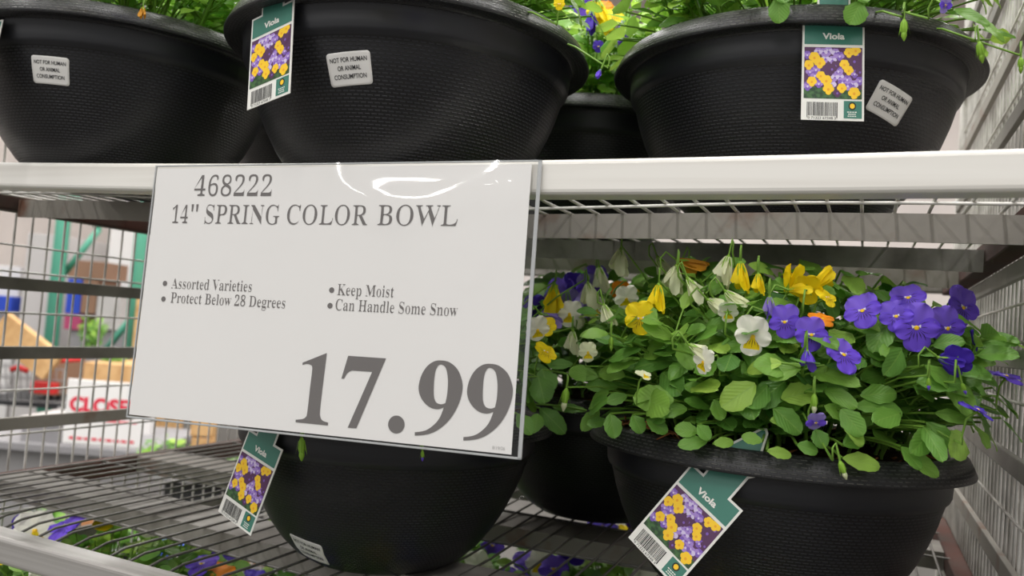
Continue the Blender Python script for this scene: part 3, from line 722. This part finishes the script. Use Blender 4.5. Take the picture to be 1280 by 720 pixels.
plant_flowers(B_LL, C_LL, [('white', 712, 392, 36, -30, 20, 0), ('white', 672, 412, 34, 20, -20, 10), ('yellow', 682, 440, 34, 40, 40, -35), ('yellow', 684, 408, 26, 0, 20, 0), ('violet', 600, 420, 50, 0, 10, 0), ('yellow', 540, 400, 50, 0, 10, 0),
              ('white', 470, 420, 50, 10, 10, 0), ('violet', 400, 430, 48, -10, 10, 0), ('yellow', 350, 450, 46, 0, 10, 0), ('violet', 500, 380, 46, 0, 20, 0), ('deep', 430, 390, 46, 0, 20, 0)],
              [('wyellow', 690, 378, 42, -8), ('wcream', 738, 372, 34, 10), ('wcream', 716, 430, 30, 0), ('bgreen', 377, 562, 26, 0), ('bviolet', 528, 570, 12, 0), ('wlilac', 690, 400, 28, 60)])
plant_flowers(B_LB, C_LB, [('violet', 700, 368, 44, -20, 10, 0), ('deep', 722, 358, 40, 30, 20, 0), ('lilac', 712, 382, 40, -10, 0, 20), ('deep', 668, 385, 34, -10, 0, 0), ('lilac', 735, 360, 36, 20, 0, 0), ('violet', 745, 345, 34, 0, 30, 0), ('orange', 776, 365, 28, 0, 0, 0),
              ('yellow', 790, 372, 26, 0, 20, 0), ('white', 745, 385, 32, 0, 20, 0), ('yellow', 1110, 395, 26, 0, 0, 0), ('orange', 1105, 390, 30, 0, 0, 0), ('violet', 690, 398, 32, 0, 0, 0)], [('wcream', 752, 352, 34, 10), ('wlilac', 730, 380, 38, -10), ('wcream', 720, 395, 32, 20)], .205, .20)
plant_flowers(B_UB, C_UB, [('violet', 727, 4, 34, 0, -10, 0), ('yellow', 745, 16, 30, 20, 0, 0), ('orange', 756, 8, 24, 0, 30, 0), ('yellow', 768, 20, 28, 10, 30, 0), ('deep', 748, 58, 16, 0, 0, 0), ('yellow', 760, 36, 22, 40, -10, 0), ('lilac', 690, -10, 34, 0, 0, 0)],
              [('wviolet', 776, 42, 30, -14), ('wdeep', 738, 28, 28, -8), ('wyellow', 752, 18, 30, 10)], .20, .19)
plant_flowers(B_UM, C_UM, [('violet', 520, -60, 60, 0, -10, 0), ('yellow', 450, -70, 60, -20, 0, 0), ('white', 600, -60, 60, 20, 0, 0), ('yellow', 699, 5, 16, 0, 0, 0)], [('wviolet', 748, 92, 12, -30)])
plant_flowers(B_UR, C_UR, [('lilac', 1182, 6, 22, 20, -20, 0), ('violet', 1000, -70, 50, 0, -10, 0), ('yellow', 930, -60, 50, -20, 0, 0), ('white', 1090, -60, 50, 20, 0, 0)], [('bgreen', 1130, 38, 24, 0), ('bgreen', 1226, 66, 24, 10), ('bgreen', 1276, 82, 18, 0)])
plant_flowers(B_UL, C_UL, [('yellow', 60, -60, 50, 0, -10, 0), ('violet', 150, -50, 50, 0, 0, 0), ('white', 220, -30, 44, 10, 0, 0)], [('wamber', 178, 16, 14, -10)])
mb = foliage(5, .02, .1, 0, 0, extra=front_leaves(C_UR, [(975, 8, 30, 24, -80, .35), (1075, 12, 30, 28, -70, .45), (1238, 66, 44, 14, -60, .6), (1215, 40, 46, 22, -30, .5), (1250, 40, 44, 10, -10, .5)]))
for (u, v, l, w, a, age) in ((973, -4, 34, 26, -84, .45), (1076, 2, 32, 30, -112, .5)):     # two leaves that hang over the rim's outside
    dd = ray(u, v).normalized(); o = CAMV - C_UR; A = dd.xy.dot(dd.xy); b = 2 * o.xy.dot(dd.xy); q = o.xy.dot(o.xy) - .188 ** 2
    p = o + dd * ((-b - math.sqrt(b * b - 4 * A * q)) / (2 * A)); kk = (p + C_UR - CAMV).dot(FWD) / 1031; rv = Vector((p.x, p.y, 0)).normalized()
    tv = Vector((-rv.y, rv.x, 0)); n = rv + Vector((0, 0, .25)); d = Vector((0, 0, -1)) + tv * math.cos(math.radians(a))
    add_leaf(mb, p, frame(d, n), l * kk, w * kk, age, .08, .15); add_stem(mb, curve(rv * .13 + Vector((0, 0, .004)), p, (0, 0, .02)), .0011)
mb.build('overhanging_leaves', B_UR, (0, 0, H))

mb = MB(); rnd = random.Random(8)
for k in range(26):
    p = dome_hit(C_LR, 775 + rnd.uniform(0, 70), 552, .165, .155); p.z = .003 + rnd.uniform(0, .006); d = Vector((rnd.uniform(-1, 1), rnd.uniform(-.6, .6), rnd.uniform(-.3, .4))) * .011
    mb.tube([p - d, p + Vector((0, 0, .002)), p + d * .8], [.0005, .0010, .0004], MT['bark'], 4)
mb.build('bark_fibre', B_LR, (0, 0, H))['label'] = 'brown shreds of bark lying on the rim'

# bottom shelf: a row of planted bowls seen through the mesh
for i, (x, y, lb) in enumerate(((-.86, .775, 'planted bowl on the bottom shelf at its left front corner'), (-.475, .80, 'planted bowl on the bottom shelf right below the bowl under the price sign'),
                             (-.085, .84, 'planted bowl on the bottom shelf right below the bowl with the tilted tag'), (-.67, 1.15, 'planted bowl in the back row of the bottom shelf, to the left'), (-.285, 1.18, 'planted bowl in the back row of the bottom shelf, seen between the lower bowls'))):
    c = Vector((x, y, rimz(BOT, x, y if y < 1 else 1.2))); b = make_bowl(c, lb, FOL_D, 'planted bowls on the bottom shelf')
    rnd = random.Random(90 + i)
    for k in range(20):
        a = rnd.uniform(0, 2 * PI); r = .175 * math.sqrt(rnd.random()); z = .172 * math.sqrt(max(0, 1 - (r / .2) ** 2)) + .012
        kind = rnd.choice(['violet', 'violet', 'yellow', 'orange', 'deep', 'white'])
        R = facing(rnd.uniform(-50, 50), rnd.uniform(20, 80), rnd.uniform(-20, 20))
        p = Vector((r * math.cos(a), r * math.sin(a), z + H)); put_flower(b, kind, p, R, rnd.uniform(1.1, 1.5), Vector((p.x * .5, p.y * .5, H)))

# ------------------------------------------------------------------ plant tags
def tag_parts():
    mm = .001
    def sh(poly, t, z, m, mb):
        V, F = fill(poly); n = len(V)
        mb.add([(x * mm, y * mm, z) for x, y in V] , F, m, False)
        if t:
            mb.add([(x * mm, y * mm, z - t) for x, y in V], [f[::-1] for f in F], m, False)
            k = len(poly); mb.add([(x * mm, y * mm, z) for x, y in poly] + [(x * mm, y * mm, z - t) for x, y in poly], [(i, i + k, (i + 1) % k + k, (i + 1) % k) for i in range(k)], m, False)
    def off(poly, d):
        out = []; n = len(poly)
        for i in range(n):
            p0, p1, p2 = Vector(poly[i - 1]), Vector(poly[i]), Vector(poly[(i + 1) % n]); e1 = (p1 - p0).normalized(); e2 = (p2 - p1).normalized()
            n1 = Vector((-e1.y, e1.x)); n2 = Vector((-e2.y, e2.x)); b = (n1 + n2); b /= max(.3, b.length_squared / 2) ; out.append(tuple(p1 + b * d))
        return out
    outer = [(-28, -83), (28, -83), (28, 0), (15, 0), (15, 22), (18, 26), (3.5, 60), (0, 62.5), (-3.5, 60), (-18, 26), (-15, 22), (-15, 0), (-28, 0)]
    me = {}
    mb = MB(); sh(outer, .0007, 0, MT['card'], mb); me['card'] = mb.mesh('card')
    head = [(-28, -21), (28, -21), (28, 0), (15, 0), (15, 22), (18, 26), (3.5, 60), (0, 62.5), (-3.5, 60), (-18, 26), (-15, 22), (-15, 0), (-28, 0)]
    mb = MB(); sh([(x, y) if y > -20.9 else (x, y - 1.6) for x, y in off(head, 1.9)], 0, .0002, MT['teal'], mb); me['header_panel'] = mb.mesh('header_panel')
    # picture
    mb = MB(); rnd = random.Random(4)
    sh([(-26, -65), (26, -65), (26, -21.6), (-26, -21.6)], 0, .0002, MT['pgreen'], mb)
    sh([(-26, -55), (26, -57), (26, -21.6), (-26, -21.6)], 0, .00024, MT['pplum'], mb)
    spots = []
    for i in range(150):
        x = rnd.uniform(-24, 24); y = rnd.uniform(-56, -23)
        if all((x - a) ** 2 + (y - b) ** 2 > 16 for a, b in spots): spots.append((x, y))
    spots.sort(key=lambda s: -s[1])
    YEL = [(-17, -30.5), (-12, -35), (-22, -37), (14, -26), (10, -36), (14, -41), (-11, -46), (-19, -51), (-4, -57), (8, -56), (19, -60), (-6, -50), (20, -24)]
    DRK = [(2, -37), (22, -27), (24, -42), (4, -60), (19, -33), (-1, -40)]
    items = [(x, y, 'l') for x, y in spots if all((x - a) ** 2 + (y - b) ** 2 > 22 for a, b in YEL + DRK)] + [(x, y, 'd') for x, y in DRK] + [(x, y, 'y') for x, y in YEL]
    for k, (x, y, t) in enumerate(items):
        R = {'l': 4.0, 'd': 4.6, 'y': 4.9}[t] * rnd.uniform(.85, 1.1)
        cols = {'l': rnd.choice([('plilac', 'pviolet', 'ppale'), ('pviolet', 'plilac', 'ppale'), ('plilac', 'ppale', 'pviolet')]), 'd': ('pplum', 'pplum', 'pviolet'), 'y': ('pyellow', 'pyellow', 'porange')}[t]
        z = .0003 + k * .000004
        for q, a in enumerate((60, 120, 0, 180, 270)):
            ca, sa = math.cos(math.radians(a)), math.sin(math.radians(a)); cx, cy = x + ca * R * .5, y + sa * R * .5
            pl = [(cx + R * .55 * math.cos(w), cy + R * .5 * math.sin(w)) for w in [2 * PI * j / 9 for j in range(9)]]
            pl = [(max(-26, min(26, a_)), max(-65, min(-21.6, b_))) for a_, b_ in pl]
            m = MT[cols[0] if q < 2 else cols[1] if q < 4 else cols[0]]
            mb.add([(a_ * mm, b_ * mm, z + q * 1e-6) for a_, b_ in pl], [tuple(range(9))], m, False)
        pl = [(x + R * .25 * math.cos(w), y - R * .1 + R * .25 * math.sin(w)) for w in [2 * PI * j / 7 for j in range(7)]]
        mb.add([(a_ * mm, b_ * mm, z + 8e-6) for a_, b_ in pl], [tuple(range(7))], MT[cols[2]], False)
    me['picture'] = mb.mesh('picture')
    mb = MB(); x = -23.
    while x < 4:
        w = rnd.choice([.35, .6, .9, .45]); y0 = -79.5 if x > -22 and x < 3 else -81
        mb.add([(a * mm, b * mm, .0002) for a, b in ((x, y0), (x + w, y0), (x + w, -68), (x, -68))], [(0, 1, 2, 3)], MT['black'], False); x += w + rnd.choice([.4, .7, .55])
    V, F = fit_line(lettering('0 71323 67348 3'), -22, 3, -82.2, -80.2); mb.add([(a * mm, b * mm, .0002) for a, b in V], F, MT['black'], False)
    me['barcode'] = mb.mesh('barcode')
    mb = MB(); sh([(10, -81), (26, -81), (26, -66.5), (10, -66.5)], 0, .0002, MT['teal'], mb)
    for r, m, z in ((3.4, 'black', .00025), (2.2, 'pyellow', .0003)):
        sh([(17.5 + r * math.cos(a), -70.8 + r * math.sin(a)) for a in [2 * PI * j / 20 for j in range(20)]], 0, z, MT[m], mb)
    for k, w in enumerate((9, 7, 8)):
        for j in range(4): sh([(17.5 - w / 2 + w * j / 4, -76.2 - k * 1.7), (17.5 - w / 2 + w * (j + .75) / 4, -76.2 - k * 1.7), (17.5 - w / 2 + w * (j + .75) / 4, -75.4 - k * 1.7), (17.5 - w / 2 + w * j / 4, -75.4 - k * 1.7)], 0, .00026, MT['card'], mb)
    me['emblem'] = mb.mesh('emblem')
    V, F = fit_line(lettering('Viola', bold=.035), -10, 10, -14.5, -9.3, .72)
    mb = MB(); mb.add([(a * mm, b * mm, .0004) for a, b in V], F, MT['card'], False); me['lettering'] = mb.mesh('lettering')
    return me
TAGM = tag_parts()
def plant_tag(c, u, v, tilt, roll, label, wide=1.0, tall=1.0, rad=.166, yaw=0):
    """hangs through the bowl's rim: u, v = pixel of the middle of the card's top edge"""
    d = ray(u, v).normalized(); o = CAMV - c
    a = o.xy.dot(o.xy) - rad * rad; b = 2 * o.xy.dot(d.xy); A = d.xy.dot(d.xy); t = (-b - math.sqrt(b * b - 4 * A * a)) / (2 * A)
    p = o + d * t; th = math.atan2(p.y, p.x)
    e = empty('plant_tag', c + p); tag(e, label, 'plant tag', 'viola plant tags')
    rad_v = Vector((math.cos(th), math.sin(th), 0)); tang = Vector((-math.sin(th), math.cos(th), 0))
    z = (rad_v * math.cos(math.radians(yaw)) + tang * math.sin(math.radians(yaw))) + Vector((0, 0, math.tan(math.radians(tilt)))); z.normalize()
    x = Vector((0, 0, 1)).cross(z).normalized(); y = z.cross(x)
    B = Matrix((x, y, z)).transposed() @ Matrix.Rotation(math.radians(roll), 3, 'Z')
    e.rotation_euler = B.to_euler(); e.scale = (wide, tall, 1)
    for nm, me in TAGM.items(): link(nm, me, e)
    return e
plant_tag(C_UR, 1042, 28, 6, 1, 'viola plant tag hanging upright from the right upper bowl beside its sticker', .88, 1.02)
plant_tag(C_UM, 341, 12, 4, 9, 'viola plant tag on the left side of the middle upper bowl', 1.0, 1.0)
plant_tag(C_UL, -17, 28, 6, 0, 'viola plant tag of the left upper bowl, only a sliver at the picture edge')
plant_tag(C_LL, 332, 549, 10, -12, 'viola plant tag peeking out under the left end of the price sign')
plant_tag(C_LR, 896, 608, 14, -33, 'viola plant tag tilted on the lower right bowl with its arrow tip above the rim')

# ------------------------------------------------------------------ the price sign
SX, SY = 1.0130e-3, .987e-3
sr = Vector((1.0094, .0823, .0234)).normalized(); su = Vector((-.0348, .049, .9851)); sn = sr.cross(su).normalized(); su = sn.cross(sr)
sign = empty('price_sign', Vector((-.5883, .5432, .1172 + EYE)))
sign.rotation_euler = Matrix((sr, su, sn)).transposed().to_euler()
tag(sign, 'white price sign for spring color bowls at 17.99 hanging from the upper front bar', 'sign')
SW, SH = 355., 226.
def S(x, y, z): return (x * SX, y * SY, z)
mb = MB(); mb.add([S(2.5, -3, 0), S(SW - 8, -3, 0), S(SW - 8, -SH + 3, 0), S(2.5, -SH + 3, 0)] + [S(2.5, -3, -.0003), S(SW - 8, -3, -.0003), S(SW - 8, -SH + 3, -.0003), S(2.5, -SH + 3, -.0003)],
              [(3, 2, 1, 0), (4, 5, 6, 7), (0, 1, 5, 4), (1, 2, 6, 5), (2, 3, 7, 6), (3, 0, 4, 7)], MT['paper'], False)
mb.build('paper_sheet', sign)
mb = MB(); NX, NY = 60, 40; vs = []; fs = []
def ripple(x, y):
    top = math.exp(-((y + 20) / 40.) ** 2); b = math.exp(-((y + 26 + 9 * math.sin(x / 31.)) / 13.) ** 2) * max(0, math.sin((x - 170) / 62.)) * (x > 170) * .0034 + math.exp(-((x - 318 + .32 * (y + 40) * -1) / 9.) ** 2) * (y < -14) * (y > -92) * .0022
    return .0016 + b + .0009 * top * max(0, min(1, (x - 120) / 60)) * (math.sin(x / 24. + y / 30.)) + .0006 * math.sin(x / 60. + 1) * math.sin(y / 50.)
for j in range(NY + 1):
    for i in range(NX + 1):
        x, y = SW * i / NX, -SH * j / NY; vs.append(S(x, y, .0006 + ripple(x, y)))
for j in range(NY):
    for i in range(NX): a = j * (NX + 1) + i; fs.append((a + NX + 1, a + NX + 2, a + 1, a))
mb.add(vs, fs, MT['sleeve'], True); mb.build('plastic_sleeve', sign)
mb = MB()
for (x0, y0, x1, y1) in ((0, -SH, SW, -SH + 1.6), (0, -1.2, SW, 0), (SW - 3, -SH, SW, 0), (0, -SH, 1.2, 0)):
    mb.box(S((x0 + x1) / 2, (y0 + y1) / 2, -.0002), (abs(x1 - x0) * SX, abs(y1 - y0) * SY, .0016), MT['sleeveedge'], .0003)
mb.build('sleeve_edge', sign)
mb = MB()
for x in (40, 315):
    dep = (YF - (.5432 + .0823 * x / 1000)) + .002
    mb.box(S(x, -8, -dep / 2 - .001), (.02, .010, dep), MT['sleeveedge'], .001)
mb.build('hanger_clip', sign)
def line(name, parts, m=MT['ink']):
    mb = MB()
    for V, F in parts: mb.add([S(x, y, .0003) for x, y in V], F, m, False)
    return mb.build(name, sign)
def disc(cx, cy, r, ry=None, n=28): return fill([(cx + r * math.cos(2 * PI * k / n), cy + (ry or r) * math.sin(2 * PI * k / n)) for k in range(n)])
T = .034
line('item_number', [fit_line(lettering('468222', True, T), 44, 122, -28, -9.0)])
w1 = lettering('14', True, T); w2 = lettering('SPRING', True, T); w3 = lettering('COLOR', True, T); w4 = lettering('BOWL', True, T)
line('item_name', [fit_line(w1, 24, 40.5, -52.5, -36), fill([(43.2, -35.5), (45.6, -35.5), (45.0, -42), (43.8, -42)]), fill([(48, -35.5), (50.4, -35.5), (49.8, -42), (48.6, -42)]),
                   fit_line(w2, 58.0, 132, -52.5, -35.6), fit_line(w3, 139.5, 214.2, -52.2, -35.4), fit_line(w4, 222.8, 290.8, -52, -35.2)])
def bullet(x, y): return disc(x, y, 2.3, 2.3)
def words(txt, x0, x1, y): return fit_line(lettering(txt, True, .028), x0, x1, y, y + 9.2, .69)
line('care_notes', [bullet(24.5, -106.6), words('Assorted Varieties', 31.5, 112.5, -110.6), bullet(24.8, -120.4), words('Protect Below 28 Degrees', 32.5, 146, -123.2),
                    bullet(187.6, -106.4), words('Keep Moist', 193, 242.5, -110.2), bullet(187.4, -119.2), words('Can Handle Some Snow', 192.5, 296.8, -122.6)])
ONE = [(167.44, -166.94), (188.59, -157.72), (187.82, -181.89), (187.31, -203.33), (188.13, -209.02), (190.6, -211.91), (195.47, -212.97), (195.43, -215.26), (166.39, -215.21), (166.32, -213.24), (172.4, -212.13), (175.22, -210.14), (176.11, -206.01), (176.5, -186.22), (176.82, -171.01), (174.97, -168.2), (171.22, -167.63), (167.63, -168.81)]
SEVEN = [(207.76, -158.73), (240.64, -158.7), (220.53, -215.26), (213.0, -215.38), (229.84, -170.02), (212.25, -170.2), (208.63, -172.3), (205.89, -177.1), (203.61, -177.26)]
NINE_O = [(286.65, -157.3), (293.53, -158.29), (300.31, -163.14), (304.33, -170.55), (305.65, -177.57), (304.34, -186.41), (300.96, -195.42), (295.24, -204.09), (287.59, -210.78), (279.66, -214.47), (270.09, -216.25), (269.88, -213.73), (278.26, -211.64), (284.93, -206.65), (289.16, -200.8), (291.83, -192.9), (286.35, -194.68), (279.77, -193.36), (274.07, -188.85), (270.91, -183.55), (269.99, -178.05), (271.39, -170.14), (275.01, -163.19), (280.6, -158.58)]
NINE_I = [(286.88, -160.39), (290.31, -162.16), (292.43, -166.99), (293.55, -174.09), (293.64, -182.88), (292.74, -189.54), (289.21, -190.71), (285.37, -189.59), (283.31, -185.9), (282.53, -180.43), (282.29, -172.7), (282.71, -166.01), (284.39, -161.67)]
no = spline(NINE_O, 4, (10, 11, 15)); ni = spline(NINE_I, 4, (5,))
sh9 = lambda L: [(x + 39.3, y) for x, y in L]
line('price', [fill(spline(ONE, 3, (0, 1, 6, 7, 8, 9, 17))), fill(spline(SEVEN, 3, (0, 1, 2, 3, 4, 5, 7, 8))), disc(254.1, -209.2, 6.9, 6.9, 36), fill(no, [ni]), fill(sh9(no), [sh9(ni)])])
line('print_code', [fit_line(lettering('8/19/26'), 332.2, 342, -220.4, -217.9)], MT['tinyink'])

# ------------------------------------------------------------------ the warehouse seen through the rack
YAW = math.atan2(-FWD.x, FWD.y); RZ = Matrix.Rotation(YAW, 3, 'Z')
def px_box(mb, u0, v0, u1, v1, d, depth, m, roll=0, bev=.004):
    c = at((u0 + u1) / 2, (v0 + v1) / 2, d); k = d / 1031; hx = RZ @ Vector((1, 0, 0)); R = RZ @ Matrix.Rotation(math.radians(roll), 3, 'Y')
    mb.box(c + RZ @ Vector((0, depth / 2, 0)), (abs(u1 - u0) * k, depth, abs(v1 - v0) * k), m, bev, R)
def one(name, label, cat, boxes, group=None):
    """boxes: (part name, u0, v0, u1, v1, d, depth, material, roll)"""
    ms = []
    for i, bx in enumerate(boxes):
        mb = MB(); px_box(mb, *bx[1:7], bx[7], bx[8] if len(bx) > 8 else 0); ms.append((bx[0], mb))
    if len(ms) == 1: return tag(ms[0][1].build(name), label, cat, group)
    e = empty(name, (0, 0, 0)); tag(e, label, cat, group)
    for n, mb in ms: mb.build(n, e)
    return e
F = 6.0
def floor_v(u, d):                                     # pixel row where the floor is met under column u at depth d
    lo, hi = 360, 1400
    for _ in range(40):
        m = (lo + hi) / 2
        if at(u, m, d).z > 0: lo = m
        else: hi = m
    return lo
# pallet rack uprights with a brace
def beam3(name, parent, p, q, r, m):
    mb = MB(); mb.tube([p, q], r, m, 4); return mb.build(name, parent)
e = empty('pallet_rack', (0, 0, 0)); tag(e, 'green steel pallet rack with slanting braces behind the rack at left', 'pallet rack')
for u in (77, 176):
    p = at(u, 300, F); p2 = p.copy(); p.z = 3.6; p2.z = 0; beam3('upright', e, p2, p, .062, MT['rackgreen'])
def along(u, z, d):
    p = at(u, 300, d); p.z = z; return p
for (u0, v0, u1, v1) in ((78, 345, 124, 286), (130, 440, 172, 388), (82, 230, 124, 286)):
    beam3('brace', e, at(u0, v0, F + .05), at(u1, v1, F + .05), .026, MT['rackgreen'])
for z in (.25, 2.6): beam3('shelf_beam', e, along(77, z, F), along(176, z, F), .05, MT['rackgreen'])
def on_floor(name, label, cat, u0, v0, u1, d, depth, m, group=None):
    return one(name, label, cat, [('body', u0, v0, u1, floor_v((u0 + u1) / 2, d) - 1, d, depth, m)], group)
on_floor('wrapped_pallet', 'tall grey wrapped pallet load beside the green upright', 'pallet load', 22, 292, 68, 7.0, .8, MT['wrap'])
on_floor('wrapped_pallet', 'white wrapped pallet load between the green uprights', 'pallet load', 128, 250, 166, 7.4, .8, MT['bluewrap'])
one('carton_stack', 'brown cartons over blue tubs behind the pallet rack', 'carton stack', [('carton', 86, 326, 131, 348, 6.6, .4, MT['carton']), ('tub', 83, 348, 101, 392, 6.6, .4, MT['blue']), ('carton', 102, 348, 120, 392, 6.6, .4, MT['carton']),
     ('magenta_box', 80, 393, 101, 412, 6.6, .4, MT['magenta']), ('pallet_base', 80, 413, 166, floor_v(120, 6.6) - 1, 6.6, .6, MT['grey']), ('box', 120, 366, 150, 412, 6.6, .4, MT['wrap'])])
on_floor('carton_pile', 'white carton pile at the far left edge', 'carton pile', -60, 330, 16, 7.2, .6, MT['bluewrap'])
one('blue_crate', 'blue crate on a white carton at the far left', 'crate', [('body', -30, 369, 14, 388, 7.0, .15, MT['blue'])])
on_floor('wooden_post_crate', 'tall pale wooden crate beside the second green upright', 'crate', 160, 365, 205, 5.6, .4, MT['wood'])
# leaning board
mb = MB(); px_box(mb, -14, 414, 74, 452, 4.6, .05, MT['wood'], 33); tag(mb.build('wooden_board'), 'pale wooden board leaning across at far left', 'board')
# shopping cart: basket, handle, wheels
e = empty('shopping_cart', (0, 0, 0)); tag(e, 'grey shopping cart with red handle behind the side panel', 'shopping cart')
k = 4.75
mb = MB()
for i in range(13):
    t = i / 12; mb.tube([at(-30 + 110 * t, 455 + 8 * t, k), at(-24 + 100 * t, 500, k)], .004, MT['cartgrey'], 4)
    mb.tube([at(-30 + 110 * t, 452 + 8 * t, k + .5), at(-24 + 100 * t, 495, k + .5)], .004, MT['cartgrey'], 4)
for v in (456, 470, 484, 498): mb.tube([at(-30, v, k), at(80, v + 6, k)], .004, MT['cartgrey'], 4); mb.tube([at(-30, v - 3, k + .5), at(80, v + 3, k + .5)], .004, MT['cartgrey'], 4)
mb.build('basket', e)
mb = MB(); mb.tube([at(48, 455, k - .05), at(70, 451, k - .05), at(102, 449, k - .05)], .014, MT['red'], 8); mb.build('handle', e)
mb = MB(); mb.tube([at(14, 462, k - .02), at(24, 459, k - .02), at(34, 464, k - .02)], .016, MT['red'], 8); mb.build('child_seat_bar', e)
mb = MB(); px_box(mb, 38, 478, 68, 492, k - .05, .05, MT['red']); mb.build('seat_flap', e)
mb = MB(); px_box(mb, -30, 500, 80, 508, k, .5, MT['darkgrey']); mb.build('chassis', e)
for (u, dd) in ((-25, 0), (75, 0), (-25, .5), (75, .5)):
    mb = MB(); p = at(u, 508, k + dd); q = p.copy(); q.z = .06; mb.tube([p, q], .012, MT['cartgrey'], 6); mb.tube([q + RZ @ Vector((0, -.012, 0)), q + RZ @ Vector((0, .012, 0))], .06, MT['darkgrey'], 14); mb.build('wheel', e)
tag_b = one('carton', 'brown carton inside the shopping cart', 'carton', [('body', 40, 448, 72, 494, k + .12, .3, MT['carton'])])
# counter and the closed sign
one('checkout_counter', 'grey counter that carries the closed sign', 'counter', [('counter_top', -60, 556, 178, 566, 3.9, .8, MT['grey']), ('base', -50, 566, 172, floor_v(60, 3.9) - 1, 3.95, .7, MT['cartgrey'])])
one('grey_bin', 'grey box standing on the counter left of the closed sign', 'box', [('body', 26, 528, 74, 556, 3.95, .3, MT['grey']), ('lid', 24, 522, 76, 528, 3.94, .32, MT['wrap'])])
cs = empty('closed_sign', at(126, 556, 3.9)); tag(cs, 'white sign with red closed lettering on the counter', 'sign'); cs.rotation_euler = (0, 0, YAW)
ks = 3.9 / 1031
mb = MB(); mb.box((0, .006, 39 * ks), (98 * ks, .012, 80 * ks), MT['signwhite'], .003); mb.build('board', cs)
V, F_ = fit_line(lettering('CLOSED', bold=.05), -44 * ks, 48 * ks, 40 * ks, 58 * ks); mb = MB(); mb.add([(x, -.001, y) for x, y in V], F_, MT['signred'], False); mb.build('lettering', cs)
mb = MB(); mb.box((2 * ks, -.0008, 30 * ks), (80 * ks, .001, 2.4 * ks), MT['signred'], 0)
for i in range(9): mb.box((-37 * ks + i * 9.3 * ks, -.0008, 6 * ks), (7 * ks, .001, 3.2 * ks), MT['signred'], 0)
mb.build('small_print', cs)
one('white_post', 'white steel post right of the closed sign', 'post', [('body', 175, 440, 186, floor_v(180, 4.4) - 1, 4.4, .06, MT['bluewrap'])])

# planters with greenery beyond the rack
def bush(name, label, c, s, seed, m=None):
    e = empty(name, c); tag(e, label, 'plant')
    f = foliage(seed, .5, .45, 26, 9, (.09, .16), .02, (), True)
    o = f.build('leaves', e); o.scale = (s, s, s if name != 'tall_potted_plant' else s * 2.6); return e
one('wooden_planter', 'long wooden planter box behind the closed sign', 'planter', [('body', 104, 456, 200, 480, 4.8, .4, MT['wood']), ('leg', 106, 480, 114, floor_v(110, 4.8) - 1, 4.8, .1, MT['wood']), ('leg', 186, 480, 194, floor_v(190, 4.8) - 1, 4.8, .1, MT['wood'])])
bush('leafy_plant', 'leafy green plant growing in the wooden planter', at(140, 458, 5.0) , .17, 71)
bush('tall_potted_plant', 'pale green plant in front of the cartons', at(113, 440, 5.3), .21, 72)
one('plant_stand', 'low stand of grey board under the pale plant', 'stand', [('body', 98, 441, 128, floor_v(113, 5.3) - 1, 5.25, .18, MT['grey'])])
def crate(label, u0, v0, u1, v1, d, m):
    e = empty('wooden_crate', (0, 0, 0)); tag(e, label, 'crate')
    h = (v1 - v0) / 3.0
    for i in range(3):
        mb = MB(); px_box(mb, u0, v0 + i * h + 1, u1, v0 + (i + 1) * h - 1, d, .02, m); mb.build('slat', e)
    for u in (u0 + 5, u1 - 5):
        mb = MB(); px_box(mb, u - 5, v0, u + 5, v1, d + .025, .03, m); mb.build('corner_batten', e)
    mb = MB(); px_box(mb, u0, v1 - 6, u1, v1, d + .03, .3, m); mb.build('bottom', e)
    return e
def post_legs(label, u0, u1, v, d):
    one('low_table', label, 'table', [('top', u0, v, u1, v + 5, d, .5, MT['grey']), ('base', u0 + 8, v + 5, u1 - 8, floor_v((u0 + u1) / 2, d) - 1, d + .05, .4, MT['darkgrey'])])
crate('reddish slatted crate seen through the lower shelf mesh', 190, 648, 345, 704, 2.5, MT['redwood']); post_legs('dark low table carrying the reddish crate', 170, 365, 704, 2.5)
crate('narrow upright crate end among greenery under the side panel', 96, 620, 119, 684, 3.0, MT['redwood']); post_legs('dark low table carrying the narrow crate', 20, 150, 685, 3.0)
bush('leafy_plant', 'dark green shrub left of the narrow crate', at(66, 682, 3.05), .32, 73)
bush('leafy_plant', 'dark green shrub right of the narrow crate', at(148, 684, 3.1), .30, 74)
bush('leafy_plant', 'green shrub behind the lower left corner of the price sign', at(206, 590, 3.4), .30, 75)
crate('tan crate standing behind the lower left bowl', 238, 520, 266, 600, 3.3, MT['wood']); post_legs('grey bench carrying shrub and tan crate', 190, 300, 600, 3.3)
bush('leafy_plant', 'bright green shrub between tan crate and lower left bowl', at(284, 596, 3.4), .2, 76)
one('white_stake', 'thin white stake beside the reddish crate', 'stake', [('body', 163, 628, 171, floor_v(167, 2.4) - 1, 2.4, .03, MT['bluewrap'])])
e = one('blue_tray', 'row of blue trays below the reddish crate', 'tray', [('body', 172, 690, 250, 703, 2.15, .18, MT['blue']), ('foot', 175, 703, 245, floor_v(210, 2.15) - 1, 2.16, .15, MT['darkgrey'])])
